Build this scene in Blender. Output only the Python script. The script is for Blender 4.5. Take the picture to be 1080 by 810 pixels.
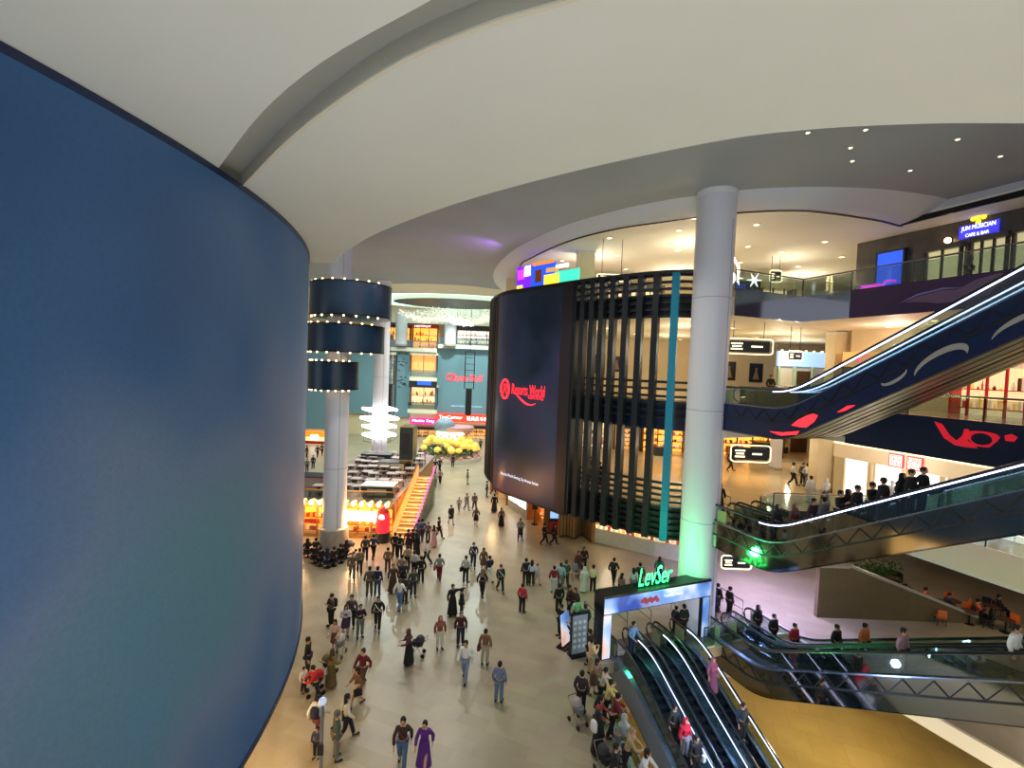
import bpy, bmesh, math, random
from mathutils import Vector, Matrix, geometry
random.seed(7)
for o in list(bpy.data.objects): bpy.data.objects.remove(o)
SC = bpy.context.scene
COL = SC.collection
PI = math.pi
# ---------------------------------------------------------------- camera
PITCH, ROLL, FPX, CAMZ = math.radians(2.18), math.radians(2.2), 500.0, 14.0
RM = (Matrix.Rotation(PI/2 - PITCH, 3, 'X') @ Matrix.Rotation(ROLL, 3, 'Z'))
cd = bpy.data.cameras.new('camera'); cam = bpy.data.objects.new('camera', cd); COL.objects.link(cam)
cam.matrix_world = Matrix.Translation((0, 0, CAMZ)) @ RM.to_4x4()
cd.sensor_width = 36; cd.lens = FPX/1080*36; cd.clip_end = 400; cd.clip_start = .05
SC.camera = cam
SC.view_settings.view_transform = 'Standard'; SC.view_settings.look = 'None'
SC.view_settings.gamma = 1; SC.view_settings.exposure = 0.0
try: SC.view_settings.use_curve_mapping = False
except Exception: pass
def ray(x, y): return RM @ Vector(((x-540)/FPX, -(y-405)/FPX, -1))
def at_z(x, y, z=0.0):
    d = ray(x, y); t = (z-CAMZ)/d.z; return Vector((d.x*t, d.y*t, z))
def at_y(x, y, Y):
    d = ray(x, y); t = Y/d.y; return Vector((d.x*t, Y, CAMZ+d.z*t))
# ---------------------------------------------------------------- world + lights
w = bpy.data.worlds.new('world'); SC.world = w; w.use_nodes = True
w.node_tree.nodes['Background'].inputs[0].default_value = (.86, .92, 1.0, 1)
w.node_tree.nodes['Background'].inputs[1].default_value = 1.0
def point(x, y, z, e, col=(1, .93, .8), r=.15):
    l = bpy.data.lights.new('lamp', 'POINT'); l.energy = e; l.color = col; l.shadow_soft_size = r
    o = bpy.data.objects.new('lamp', l); COL.objects.link(o); o.location = (x, y, z); return o
def spot(p, e, col=(1, .95, .86), ang=130, r=.2, to=None, blend=.6):
    l = bpy.data.lights.new('spot', 'SPOT'); l.energy = e; l.color = col; l.shadow_soft_size = r
    l.spot_size = math.radians(ang); l.spot_blend = blend
    o = bpy.data.objects.new('spot', l); COL.objects.link(o); o.location = p
    if to is not None: o.rotation_euler = (Vector(to)-Vector(p)).to_track_quat('-Z', 'Y').to_euler()
    return o
# ceiling floods in the hall, the atrium beyond, the galleries
for x, y, e in ((-8, 30, 3200), (-2, 26, 3000), (3, 24, 1600), (-12, 46, 3800), (-5, 44, 3400), (-9, 56, 3600), (-20, 40, 3000)):
    spot((x, y, 23.5), e, (1, .94, .85), 125)
for x, y, e in ((-16, 66, 5200), (-4, 66, 5200), (-10, 82, 5200), (-24, 76, 4200), (3, 80, 3800)):
    spot((x, y, 22.6), e*1.5, (.82, 1, .97), 150)
for x, y in ((12, 33), (20, 36), (14, 42), (25, 42), (6, 38)):
    point(x, y, 21.2, 300, (1, .88, .66)); point(x, y, 15.6, 240, (1, .87, .62)); point(x, y, 8.7, 200, (1, .86, .62))
for x, y in ((27.3, 20), (25.2, 27)): point(x, y, 21.9, 260, (1, .9, .75)); 
for x, y in ((22, 27.5), (24.5, 21)): point(x, y, 9.0, 110, (1, .92, .82)); point(x, y, 16, 200, (1, .85, .7))
point(8.0, 23.6, 4.2, 420, (.06, 1, .28), .2)            # green neon spill on the column
spot((14.5, 27, 4.2), 2000, (.5, .45, 1), 150, .3)       # violet shop light on the floor
spot((16.5, 30, 4.2), 1400, (.62, .52, 1), 150, .3)
point(-11.5, 35.2, 2.2, 420, (1, .5, .16)); point(-8.0, 40, 3.6, 320, (1, .45, .12)); point(-15.5, 35.6, 2.4, 200, (1, .6, .25))
for x, y, e in ((11, 8, 700), (16, 14, 1100), (13, 20, 900), (18, 24, 900), (20, 5, 500)): point(x, y, -1.2, e*.38, (1, .85, .55))
point(8.5, 17.5, 1.0, 420, (.45, .6, 1))  # blue fill light added to brighten the down escalators' decks, no fitting
point(-9.5, 70, 3.5, 500, (1, .8, .35))
point(-8.2, 14.6, 2.4, 130, (1, .7, .3)); 
point(3, 44, 3.6, 240, (1, .72, .35)); point(8.5, 38.5, 3.4, 150, (1, .85, .6)); point(-1.5, 47, 3.2, 200, (1, .7, .35))
spot((-1.0, 37.5, 22), 260, (.55, .2, 1), 120, .2, (-6, 40, 23.7))
for x, y in ((24, 30), (28, 24)): point(x, y, 3.4, 90, (1, .8, .55))
for x, y, e in ((-3, 5, 260), (4, 3, 260), (10, 9, 160)): point(x, y, 10.5, e, (.96, .98, 1), .3)   # camera-side gallery lamps
# ---------------------------------------------------------------- materials
MATS = {}
def lin(c):
    return tuple(((v/255)/12.92 if v/255 <= .04045 else (((v/255)+.055)/1.055)**2.4) for v in c)
def mat(name, col, rough=.6, metal=0, emit=0, ecol=None, noise=0, nscale=3, bump=0):
    if name in MATS: return MATS[name]
    m = bpy.data.materials.new(name); m.use_nodes = True; nt = m.node_tree; b = nt.nodes['Principled BSDF']
    c = lin(col)
    b.inputs['Base Color'].default_value = (*c, 1); b.inputs['Roughness'].default_value = rough; b.inputs['Metallic'].default_value = metal
    if emit:
        b.inputs['Emission Color'].default_value = (*lin(ecol or col), 1); b.inputs['Emission Strength'].default_value = emit
    if noise or bump:
        tc = nt.nodes.new('ShaderNodeTexCoord'); n = nt.nodes.new('ShaderNodeTexNoise'); n.inputs['Scale'].default_value = nscale; n.inputs['Detail'].default_value = 4
        nt.links.new(tc.outputs['Object'], n.inputs['Vector'])
        if noise:
            r = nt.nodes.new('ShaderNodeMapRange'); r.inputs['From Min'].default_value = .3; r.inputs['From Max'].default_value = .7
            r.inputs['To Min'].default_value = 1-noise; r.inputs['To Max'].default_value = 1+noise
            nt.links.new(n.outputs['Fac'], r.inputs['Value'])
            v = nt.nodes.new('ShaderNodeVectorMath'); v.operation = 'SCALE'; v.inputs[0].default_value = c
            nt.links.new(r.outputs[0], v.inputs['Scale']); nt.links.new(v.outputs[0], b.inputs['Base Color'])
        if bump:
            bp = nt.nodes.new('ShaderNodeBump'); bp.inputs['Strength'].default_value = bump; nt.links.new(n.outputs['Fac'], bp.inputs['Height']); nt.links.new(bp.outputs[0], b.inputs['Normal'])
    MATS[name] = m; return m
def glow(name, col, s): return mat(name, col, .5, 0, s, col)
def glass(name='glass', col=(215, 228, 225), refl=.14, rough=.03):
    if name in MATS: return MATS[name]
    m = bpy.data.materials.new(name); m.use_nodes = True; nt = m.node_tree; nt.nodes.clear()
    o = nt.nodes.new('ShaderNodeOutputMaterial'); mx = nt.nodes.new('ShaderNodeMixShader'); t = nt.nodes.new('ShaderNodeBsdfTransparent'); g = nt.nodes.new('ShaderNodeBsdfGlossy')
    t.inputs[0].default_value = (*lin(col), 1); g.inputs['Roughness'].default_value = rough; mx.inputs[0].default_value = refl
    nt.links.new(t.outputs[0], mx.inputs[1]); nt.links.new(g.outputs[0], mx.inputs[2]); nt.links.new(mx.outputs[0], o.inputs[0])
    MATS[name] = m; return m
def tiles(name, c1, c2, mortar, scale, rough=.25, rot=.37, ratio=.5, stain=.12):
    m = bpy.data.materials.new(name); m.use_nodes = True; nt = m.node_tree; b = nt.nodes['Principled BSDF']; L = nt.links.new
    tc = nt.nodes.new('ShaderNodeTexCoord'); mp = nt.nodes.new('ShaderNodeMapping'); mp.inputs['Rotation'].default_value = (0, 0, rot)
    br = nt.nodes.new('ShaderNodeTexBrick'); br.inputs['Scale'].default_value = scale; br.inputs['Mortar Size'].default_value = .006; br.inputs['Bias'].default_value = 0
    br.inputs['Color1'].default_value = (*lin(c1), 1); br.inputs['Color2'].default_value = (*lin(c2), 1); br.inputs['Mortar'].default_value = (*lin(mortar), 1)
    br.inputs['Brick Width'].default_value = 1; br.inputs['Row Height'].default_value = ratio
    L(tc.outputs['Object'], mp.inputs['Vector']); L(mp.outputs[0], br.inputs['Vector'])
    n = nt.nodes.new('ShaderNodeTexNoise'); n.inputs['Scale'].default_value = .35; n.inputs['Detail'].default_value = 6; L(tc.outputs['Object'], n.inputs['Vector'])
    r = nt.nodes.new('ShaderNodeMapRange'); r.inputs['From Min'].default_value = .3; r.inputs['From Max'].default_value = .7; r.inputs['To Min'].default_value = 1-stain; r.inputs['To Max'].default_value = 1+stain
    L(n.outputs['Fac'], r.inputs['Value']); v = nt.nodes.new('ShaderNodeVectorMath'); v.operation = 'SCALE'; L(br.outputs['Color'], v.inputs[0]); L(r.outputs[0], v.inputs['Scale']); L(v.outputs[0], b.inputs['Base Color'])
    b.inputs['Roughness'].default_value = rough
    MATS[name] = m; return m
def M(n): return MATS[n]
mat('cream', (240, 239, 230), .8, noise=.03, nscale=.3); mat('ceil_grey', (172, 178, 190), .7, noise=.04, nscale=.3)
mat('stripe_grey', (186, 185, 176), .8); mat('white', (235, 235, 238), .5); mat('warm_white', (238, 230, 208), .6)
mat('column_white', (226, 226, 234), .45); mat('stone_base', (165, 160, 150), .5, noise=.1)
mat('cream_wall', (226, 208, 168), .6, noise=.04, nscale=1); mat('black', (14, 14, 16), .4); mat('dark', (32, 33, 36), .45); mat('fin_dark', (38, 42, 46), .4, .3)
mat('fin_teal', (8, 110, 135), .4, emit=.25); mat('teal_panel', (104, 138, 148), .5, emit=.16); mat('dark_stone', (84, 80, 76), .35, noise=.35, nscale=.9)
mat('navy', (22, 36, 72), .35, noise=.06); mat('purple_panel', (66, 44, 78), .4, emit=.05); mat('rail_metal', (150, 152, 155), .25, .9); mat('dark_metal', (52, 52, 56), .3, .8)
mat('rubber', (20, 20, 22), .35); mat('steel', (150, 165, 190), .22, .9); mat('step_dark', (34, 38, 48), .4, .6); mat('mirror', (128, 118, 104), .07, 1, bump=.06, nscale=1.1)
mat('mirror_dark', (146, 142, 132), .08, 1, bump=.25, nscale=.8); mat('soffit', (176, 168, 140), .3, .75); mat('brown_wall', (104, 88, 60), .7, noise=.08)
mat('wood', (176, 122, 62), .5, noise=.15, nscale=2); mat('wood_dark', (82, 56, 38), .5); mat('marble', (222, 214, 200), .3, noise=.06)
mat('orange', (226, 108, 40), .5); mat('red', (200, 26, 30), .5); mat('green_leaf', (48, 92, 36), .7, noise=.3, nscale=4); mat('gold', (206, 160, 60), .3, .6)
glow('led_blue', (190, 200, 255), 5.5); glow('led_white', (255, 250, 235), 5); glow('warm_lamp', (255, 214, 150), 9); glow('amber', (255, 168, 62), 1.8); glow('amber_soft', (235, 170, 95), .9)
glow('cool_glow', (255, 250, 244), 1.05); glow('red_glow', (255, 40, 50), 2.2); glow('pink_glow', (255, 50, 150), 2.0); glow('green_neon', (60, 255, 130), 3.2); glow('cyan_cove', (205, 250, 248), 2.0)
glow('blue_screen', (36, 84, 225), 1.2); glow('sky_sign', (150, 190, 240), 1.0); glow('violet_screen', (110, 30, 235), 1.5); glow('yellow_glow', (250, 225, 60), 1.5); glow('mint_glow', (70, 220, 190), 1.2); glow('magenta_glow', (225, 60, 220), 1.4)
glow('orange_glow', (255, 120, 20), 1.6); glow('sign_white', (255, 255, 255), 2.4); glow('lantern_yellow', (232, 196, 84), .65)
glass(); glass('glass_green', (150, 190, 165), .16); glass('glass_dark', (120, 122, 118), .3, .05); glass('glass_bright', (235, 240, 238), .08)
# ---------------------------------------------------------------- mesh builder
class MB:
    def __init__(s): s.v = []; s.f = []; s.m = []; s.cm = 0
    def add(s, vs, fs):
        n = len(s.v); s.v += [tuple(p) for p in vs]; s.f += [tuple(i+n for i in f) for f in fs]; s.m += [s.cm]*len(fs); return s
    def box(s, c, d, rz=0, rx=0):
        R = Matrix.Rotation(rz, 3, 'Z') @ Matrix.Rotation(rx, 3, 'X'); c = Vector(c)
        vs = [c + R @ Vector((sx*d[0]/2, sy*d[1]/2, sz*d[2]/2)) for sz in (-1, 1) for sy in (-1, 1) for sx in (-1, 1)]
        return s.add(vs, [(0, 2, 3, 1), (4, 5, 7, 6), (0, 1, 5, 4), (2, 6, 7, 3), (1, 3, 7, 5), (0, 4, 6, 2)])
    def bar(s, a, b, w, h=None):
        a, b = Vector(a), Vector(b); h = h or w; d = (b-a).normalized(); up = Vector((0, 0, 1)) if abs(d.z) < .95 else Vector((0, 1, 0))
        x = d.cross(up).normalized(); y = x.cross(d)
        vs = [p + x*i*w/2 + y*j*h/2 for p in (a, b) for i, j in ((-1, -1), (1, -1), (1, 1), (-1, 1))]
        return s.add(vs, [(0, 1, 2, 3), (7, 6, 5, 4), (0, 4, 5, 1), (1, 5, 6, 2), (2, 6, 7, 3), (3, 7, 4, 0)])
    def tube(s, pts, r, n=8, closed=False):
        pts = [Vector(p) for p in pts]; N = len(pts); vs = []; rr = r if isinstance(r, (list, tuple)) else [r]*N
        for i, p in enumerate(pts):
            a = pts[i-1] if (i or closed) else p; b = pts[(i+1) % N] if (i < N-1 or closed) else p
            d = (b-a).normalized(); up = Vector((0, 0, 1)) if abs(d.z) < .9 else Vector((0, 1, 0)); x = d.cross(up).normalized(); y = x.cross(d)
            vs += [p + (x*math.cos(2*PI*k/n) + y*math.sin(2*PI*k/n))*rr[i] for k in range(n)]
        fs = [(i*n+k, i*n+(k+1) % n, ((i+1) % N)*n+(k+1) % n, ((i+1) % N)*n+k) for i in range(N if closed else N-1) for k in range(n)]
        if not closed: fs += [tuple(range(n-1, -1, -1)), tuple((N-1)*n+k for k in range(n))]
        return s.add(vs, fs)
    def lathe(s, prof, c=(0, 0, 0), n=24, sx=1, sy=1):
        c = Vector(c); vs = []
        for r, z in prof: vs += [c + Vector((r*sx*math.cos(2*PI*k/n), r*sy*math.sin(2*PI*k/n), z)) for k in range(n)]
        fs = [(i*n+k, i*n+(k+1) % n, (i+1)*n+(k+1) % n, (i+1)*n+k) for i in range(len(prof)-1) for k in range(n)]
        if prof[0][0] > .001: fs.append(tuple(range(n-1, -1, -1)))
        if prof[-1][0] > .001: fs.append(tuple((len(prof)-1)*n+k for k in range(n)))
        return s.add(vs, fs)
    def ball(s, c, r, n=10, sz=1, sx=1, sy=1):
        return s.lathe([(max(r*math.sin(PI*i/n), .0005), -r*sz*math.cos(PI*i/n)) for i in range(n+1)], c, n+2, sx, sy)
    def prism(s, outer, z0, z1, holes=()):
        loops = [list(outer)] + [list(h) for h in holes]
        tri = geometry.tessellate_polygon([[Vector((p[0], p[1], 0)) for p in l] for l in loops])
        flat = [p for l in loops for p in l]; N = len(flat)
        s.add([(p[0], p[1], z0) for p in flat] + [(p[0], p[1], z1) for p in flat], [tuple(t) for t in tri] + [tuple(i+N for i in t) for t in tri])
        for l in loops:
            K = len(l); s.add([(p[0], p[1], z) for z in (z0, z1) for p in l], [(i, (i+1) % K, K+(i+1) % K, K+i) for i in range(K)])
        return s
    def wallc(s, pts, z0, z1, th=.1, side=1):
        """upright wall following a plan polyline; z0,z1 numbers; thickness to one side"""
        P = [Vector((p[0], p[1], 0)) for p in pts]; N = len(P); off = []
        for i in range(N):
            d = (P[min(i+1, N-1)]-P[max(i-1, 0)]).normalized(); off.append(P[i] + Vector((-d.y, d.x, 0))*th*side)
        vs = [(p.x, p.y, z) for z in (z0, z1) for l in (P, off) for p in l]
        fs = []
        for i in range(N-1):
            fs += [(i, i+1, 2*N+i+1, 2*N+i), (N+i+1, N+i, 3*N+i, 3*N+i+1), (2*N+i, 2*N+i+1, 3*N+i+1, 3*N+i), (i+1, i, N+i, N+i+1)]
        fs += [(0, 2*N, 3*N, N), (N-1, 2*N-1, 4*N-1, 3*N-1)]
        return s.add(vs, fs)
    def build(s, name, m, parent=None, smooth=False, loc=None, rz=0):
        me = bpy.data.meshes.new(name); me.from_pydata(s.v, [], s.f)
        ms = m if isinstance(m, (list, tuple)) else [m]
        for x in ms: me.materials.append(M(x) if isinstance(x, str) else x)
        if len(ms) > 1: me.polygons.foreach_set('material_index', s.m)
        bm = bmesh.new(); bm.from_mesh(me); bmesh.ops.recalc_face_normals(bm, faces=bm.faces); bm.to_mesh(me); bm.free()
        if smooth: me.shade_smooth(); 
        if smooth:
            try: me.set_sharp_from_angle(angle=math.radians(40))
            except Exception: pass
        o = bpy.data.objects.new(name, me); COL.objects.link(o)
        if parent is not None: o.parent = parent
        if loc is not None: o.location = loc; o.rotation_euler.z = rz
        return o
def tag(o, label=None, cat=None, group=None, kind=None):
    if label: o['label'] = label
    if cat: o['category'] = cat; o['kind'] = 'thing'
    if group: o['group'] = group
    if kind: o['kind'] = kind
    return o
def struct(o): o['kind'] = 'structure'; return o
def empty(name, loc, rz=0, label=None, cat=None, group=None):
    o = bpy.data.objects.new(name, None); COL.objects.link(o); o.location = loc; o.rotation_euler.z = rz; o.empty_display_size = .2
    if label: tag(o, label, cat, group)
    return o
def copy_tree(o, parent=None):
    c = o.copy(); COL.objects.link(c); c.parent = parent
    for ch in list(o.children): copy_tree(ch, c)
    return c
def smoothline(P, k=6):
    P = [Vector((p[0], p[1])) for p in P]; out = []
    for i in range(len(P)-1):
        a, b, c, d = P[max(i-1, 0)], P[i], P[i+1], P[min(i+2, len(P)-1)]
        for j in range(k):
            t = j/k; out.append(.5*((2*b)+(-a+c)*t+(2*a-5*b+4*c-d)*t*t+(-a+3*b-3*c+d)*t**3))
    out.append(P[-1]); return out
def text_mesh(body, size, ext=.02, shear=0):
    cu = bpy.data.curves.new('text', 'FONT'); cu.body = body; cu.size = size; cu.extrude = ext; cu.shear = shear; cu.align_x = 'LEFT'; cu.resolution_u = 3
    o = bpy.data.objects.new('text', cu); COL.objects.link(o); bpy.context.view_layer.update()
    me = bpy.data.meshes.new_from_object(o.evaluated_get(bpy.context.evaluated_depsgraph_get())); bpy.data.objects.remove(o)
    vs = [v.co.copy() for v in me.vertices]; fs = [tuple(p.vertices) for p in me.polygons]; bpy.data.meshes.remove(me)
    return vs, fs
def text(name, body, m, parent, origin, width, height, xdir=(1, 0, 0), zdir=(0, 0, 1), shear=0, ext=.02, curve=None):
    """letters fitted to width x height, lower-left corner at origin, reading along xdir"""
    vs, fs = text_mesh(body, 1, 0.0, shear)
    x0 = min(v.x for v in vs); x1 = max(v.x for v in vs); y0 = min(v.y for v in vs); y1 = max(v.y for v in vs)
    X, Z = Vector(xdir).normalized(), Vector(zdir).normalized(); Nn = X.cross(Z); out = []; O = Vector(origin)
    for v in vs:
        a = (v.x-x0)/(x1-x0)*width; b = (v.y-y0)/(y1-y0)*height
        if curve: p = curve(a, b)
        else: p = O + X*a + Z*b
        out.append(p)
    b_ = MB(); b_.add(out, fs); return b_.build(name, m, parent)
# mall axes: U runs along every escalator towards the viewer, V across to the right
U = Vector((.37, -.929, 0)).normalized(); V = Vector((-U.y, U.x, 0)); ANG = math.atan2(V.y, V.x)
L1, L2, L3, CG = 6.1, 12.35, 18.6, 23.7
def kline(k, Y): return (k - .385*Y + .015*0, Y)
# ================================================================= setting
tiles('floor_tiles', (170, 158, 134), (160, 148, 124), (158, 147, 126), .8, .3, .37, .5, .12)
tiles('gallery_tiles', (214, 196, 160), (204, 184, 148), (160, 146, 118), .6, .14, .37, 1, .05)
tiles('basement_tiles', (206, 176, 104), (200, 170, 96), (180, 150, 84), .6, .22, .37, 1, .12)
A0 = Vector((4.5, 22.6, 0))
void = [(4.25, 21.9), (4.45, 18), (4.9, 14), (5.6, 5), (5.6, -8), (30, -8), (25.5, 4), (21.0, 13), (15.6, 25.2), (A0+V*10.2+U*1.3)[:2], (A0+V*5.6+U*1.3)[:2]]
MB().prism([(-60, -12), (60, -12), (60, 100), (-60, 100)], -.5, 0, [void]).build('floor', 'floor_tiles')['kind'] = 'structure'
struct(MB().prism([(-5, -12), (45, -12), (45, 40), (-5, 40)], -6.2, -5.7).build('floor_basement', 'basement_tiles'))
struct(MB().wallc([(6.2, 30), (3.6, 22.5)]+void[1:5], -5.7, -.5, .15, 1).build('wall_basement', 'marble'))
struct(MB().wallc([(34, 30.5), (6.2, 30.2)], -5.7, -.5, .15, 1).build('wall_basement_2', 'marble'))
struct(MB().wallc([(23.5, 30.5), (32, 9)], -5.7, -.5, .3, 1).build('wall_basement_3', 'navy'))
vt = MB()
vt.wallc(void[:5], -.55, .12, .18, 1); vt.wallc(void[6:10], -.55, .12, .18, 1); struct(vt.build('trim_1', 'warm_white'))
# curved plan lines
drum = smoothline([(-1.2, 52), (-2.0, 46), (-1.9, 42), (-.76, 37.9), (1.0, 35.5), (3.0, 33.1), (4.9, 30.9), (7.1, 28.9), (8.9, 27.6), (9.6, 27.35), (10.4, 27.3)])
def seg_hit(line, px, yref=400):
    d = ray(px, yref); best = None; acc = 0
    for a, b in zip(line, line[1:]):
        e = b-a; den = d.x*e.y-d.y*e.x
        if abs(den) > 1e-9:
            t = (a.x*e.y-a.y*e.x)/den; u_ = (a.x*d.y-a.y*d.x)/den
            if 0 <= u_ <= 1 and t > 0:
                if best is None or t < best[0]: best = (t, acc+u_*e.length)
        acc += e.length
    return best[1] if best else None
def along(line, s):
    acc = 0
    for a, b in zip(line, line[1:]):
        l = (b-a).length
        if s <= acc+l or b is line[-1]: return a+(b-a)*((s-acc)/l), (b-a).normalized()
        acc += l
def sub(line, s0, s1, n=20): return [along(line, s0+(s1-s0)*i/n)[0] for i in range(n+1)]
SLEN = sum((b-a).length for a, b in zip(drum, drum[1:]))
ins = [p + Vector((-(drum[min(i+1, len(drum)-1)]-drum[max(i-1, 0)]).normalized().y, (drum[min(i+1, len(drum)-1)]-drum[max(i-1, 0)]).normalized().x))*.45 for i, p in enumerate(drum)]
inner = [(p.x, p.y) for p in ins]
def K(k, Y): return (k-.385*Y, Y)
# galleries: slab polygons
right3 = [(11.3, 27.2), (11.9, 25.9), (16.7, 27.8), K(27.4, 18), K(27.4, 8), K(27.4, -4), K(36, -4), K(36, 31.9), (40, 31.9), (40, 49.6), (-1, 49.6)]
right2 = [(11.3, 27.2), (11.5, 25.6), (A0+V*7.3+U*.2)[:2], (A0+V*10.8+U*.2)[:2], (16.9, 27.6), K(27.4, 18), K(27.4, 8), K(27.4, -4), K(36, -4), K(36, 31.9), (40, 31.9), (40, 49.6), (-1, 49.6)]
right1 = [(11.3, 27.2), (11.3, 25.6), (A0+V*6.9)[:2], (A0+V*10.6)[:2], (15.5, 27.4), (21.2, 27.6), K(31.7, 20), K(31.7, 8), K(31.7, -4), K(49, -4), K(49, 31.9), (40, 31.9), (40, 49.6), (-1, 49.6)]
struct(MB().prism(inner + right1, L1-.35, L1).build('floor_1', 'gallery_tiles'))
struct(MB().prism(inner + right2, L2-.35, L2).build('floor_2', 'gallery_tiles'))
struct(MB().prism(inner + right3, L3-.35, L3).build('floor_3', 'gallery_tiles'))
def inset(P, q=.1): return P
struct(MB().prism(inner + right1, 4.55, L1-.36).build('ceiling_1', 'cream'))
struct(MB().prism(inner + right2, 10.6, L2-.36).build('ceiling_2', 'warm_white'))
struct(MB().prism(inner + right3, 17.25, L3-.36).build('ceiling_3', 'warm_white'))
# main grey ceiling, ring fascia, gallery ceiling
far = [at_z(px, py, CG)[:2] for px, py in ((300, 303), (410, 299), (440, 298.6), (470, 299.5), (500, 301.5), (526, 305))]
struct(MB().prism([(-60, 2), (-60, 60)] + far + [(3, 66), (45, 66), (45, 2)], CG, CG+.5).build('ceiling', 'ceil_grey'))
ro = [(-1.6, 62), (-2.4, 57)] + [at_z(px, py, CG)[:2] for px, py in ((521, 286), (540, 265), (590, 240), (650, 222), (700, 211.5), (730, 207), (780, 200.5), (850, 197), (925, 199), (975, 205), (1000, 210))] + [at_z(1080, 190, CG)[:2]]
e_ = Vector(ro[-1])-Vector(ro[-2]); ro.append(tuple(Vector(ro[-1])+e_*3))
ri = [(1.2, 62), (.4, 54)] + [at_z(px, py, 22.95)[:2] for px, py in ((549, 281), (560, 272), (600, 254), (650, 241), (700, 233.5), (735, 229), (782, 223.5), (850, 222), (920, 231), (948, 237.5), (953, 236))] + [at_z(1080, 205, 22.95)[:2]]
e_ = Vector(ri[-1])-Vector(ri[-2]); ri.append(tuple(Vector(ri[-1])+e_*3))
n_ = len(ro)
fa = MB(); a_ = smoothline(ro[:-2], 5); b_2 = smoothline(ri[:-2], 5); a_.append(Vector(ro[-1])); b_2.append(Vector(ri[-1])); n_ = len(a_)
vs = []; K5 = 5
for j in range(K5+1):
    q = j/K5; vs += [((a_[i].x*(1-q)+b_2[i].x*q), (a_[i].y*(1-q)+b_2[i].y*q), CG-(CG-22.9)*math.sin(q*PI/2)) for i in range(n_)]
fa.add(vs, [(j*n_+i, j*n_+i+1, (j+1)*n_+i+1, (j+1)*n_+i) for j in range(K5) for i in range(n_-1)])
struct(fa.build('trim_2', 'column_white', smooth=True))
struct(MB().wallc(b_2, 22.86, 23.15, .12, -1).build('trim_3', 'dark_metal'))  # dark strip stands in for the shadow gap along the fascia
struct(MB().prism([p[:2] for p in b_2] + [(40, -4), (40, 49.6), (1.6, 49.6)], 23.0, 23.3).build('ceiling_gallery', 'cream'))
# near cream ceiling with its recessed grey band
ZC = 18.2
edge = [at_z(px, py, ZC) for px, py in ((346, 277.5), (356, 272), (370, 262), (400, 245), (480, 215), (600, 182), (750, 150), (850, 137), (960, 131), (1080, 130))]
edge = [Vector((-22, 22.5)), Vector((-12, 21.0))] + [e.xy for e in edge] + [Vector((14, 7.4)), Vector((24, 5.5)), Vector((32, 0))]
edge = smoothline(edge, 4)
sl = [at_z(px, py, ZC).xy for px, py in ((232, 175), (275, 120), (340, 65), (455, 0))]
sr = [at_z(px, py, ZC).xy for px, py in ((258, 192), (310, 140), (400, 75), (500, 28), (590, 0))]
sl = [sl[0]+(sl[0]-sl[1])*1.2] + sl + [sl[-1]+(sl[-1]-sl[-2])*.8, sl[-1]+(sl[-1]-sl[-2])*3]
sr = [sr[0]+(sr[0]-sr[1])*1.2] + sr + [sr[-1]+(sr[-1]-sr[-2])*.9, sr[-1]+(sr[-1]-sr[-2])*5]
sl = smoothline(sl, 4); sr = smoothline(sr, 4)
struct(MB().prism([p[:] for p in sr] + [(32, sr[-1].y-.5)] + [p[:] for p in reversed(edge)] + [(-22, sr[0].y+1)], ZC, ZC+.5).build('ceiling_near', 'cream'))
struct(MB().prism([p[:] for p in sl] + [(32, sl[-1].y-.6), (32, -14), (-40, -14), (-40, sl[0].y)], ZC, ZC+.5).build('ceiling_near_2', 'cream'))
struct(MB().prism([p[:] for p in sl] + [p[:] for p in reversed(sr)], ZC+.3, ZC+.6).build('ceiling_band', 'stripe_grey'))
lip = MB(); lip.wallc(sr, ZC-.03, ZC+.3, .06, 1); struct(lip.build('trim_4', 'warm_white'))
# walls
YW = 90
struct(MB().box((-10, YW+.5, 11), (120, 1, 23)).build('wall_back', 'cream_wall'))
struct(MB().box((-48, 55, 11), (1, 72, 24)).build('wall_left', 'cream_wall'))
struct(MB().prism([(-1, 49.6), (40, 49.6), (40, 50.2), (-1, 50.2)], 0, 23.0).build('wall_gallery_back', 'cream_wall'))
struct(MB().prism([K(34.9, 31.9), K(34.9, -6), K(36, -6), K(36, 31.2), (42, 31.2), (42, 31.9)], L3, 23.2).build('wall_right', 'dark_stone'))
struct(MB().prism([K(34.9, 31.9), K(34.9, -6), K(36, -6), K(36, 31.2), (42, 31.2), (42, 31.9)], L1, L3-.4).build('wall_right_2', 'cream_wall'))
struct(MB().prism([K(48, 45), K(48, -6), K(49, -6), K(49, 45)], 0, L1).build('wall_right_4', 'wood_dark'))
struct(MB().prism([(40, 31.9), (41, 31.9), (41, 50), (40, 50)], 0, 23.2).build('wall_right_3', 'cream_wall'))
# atrium ceiling beyond the grey one
struct(MB().box((-10, 77, 24.8), (110, 30, .4)).build('ceiling_atrium', 'warm_white'))
rg = MB(); rg.wallc(smoothline(far, 5), CG, 24.9, .2, 1); struct(rg.build('trim_5', 'dark'))
bh = MB(); bh.box((-10, 89, 23.0), (90, 2, 3.6)); struct(bh.build('wall_back_2', 'warm_white'))
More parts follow.
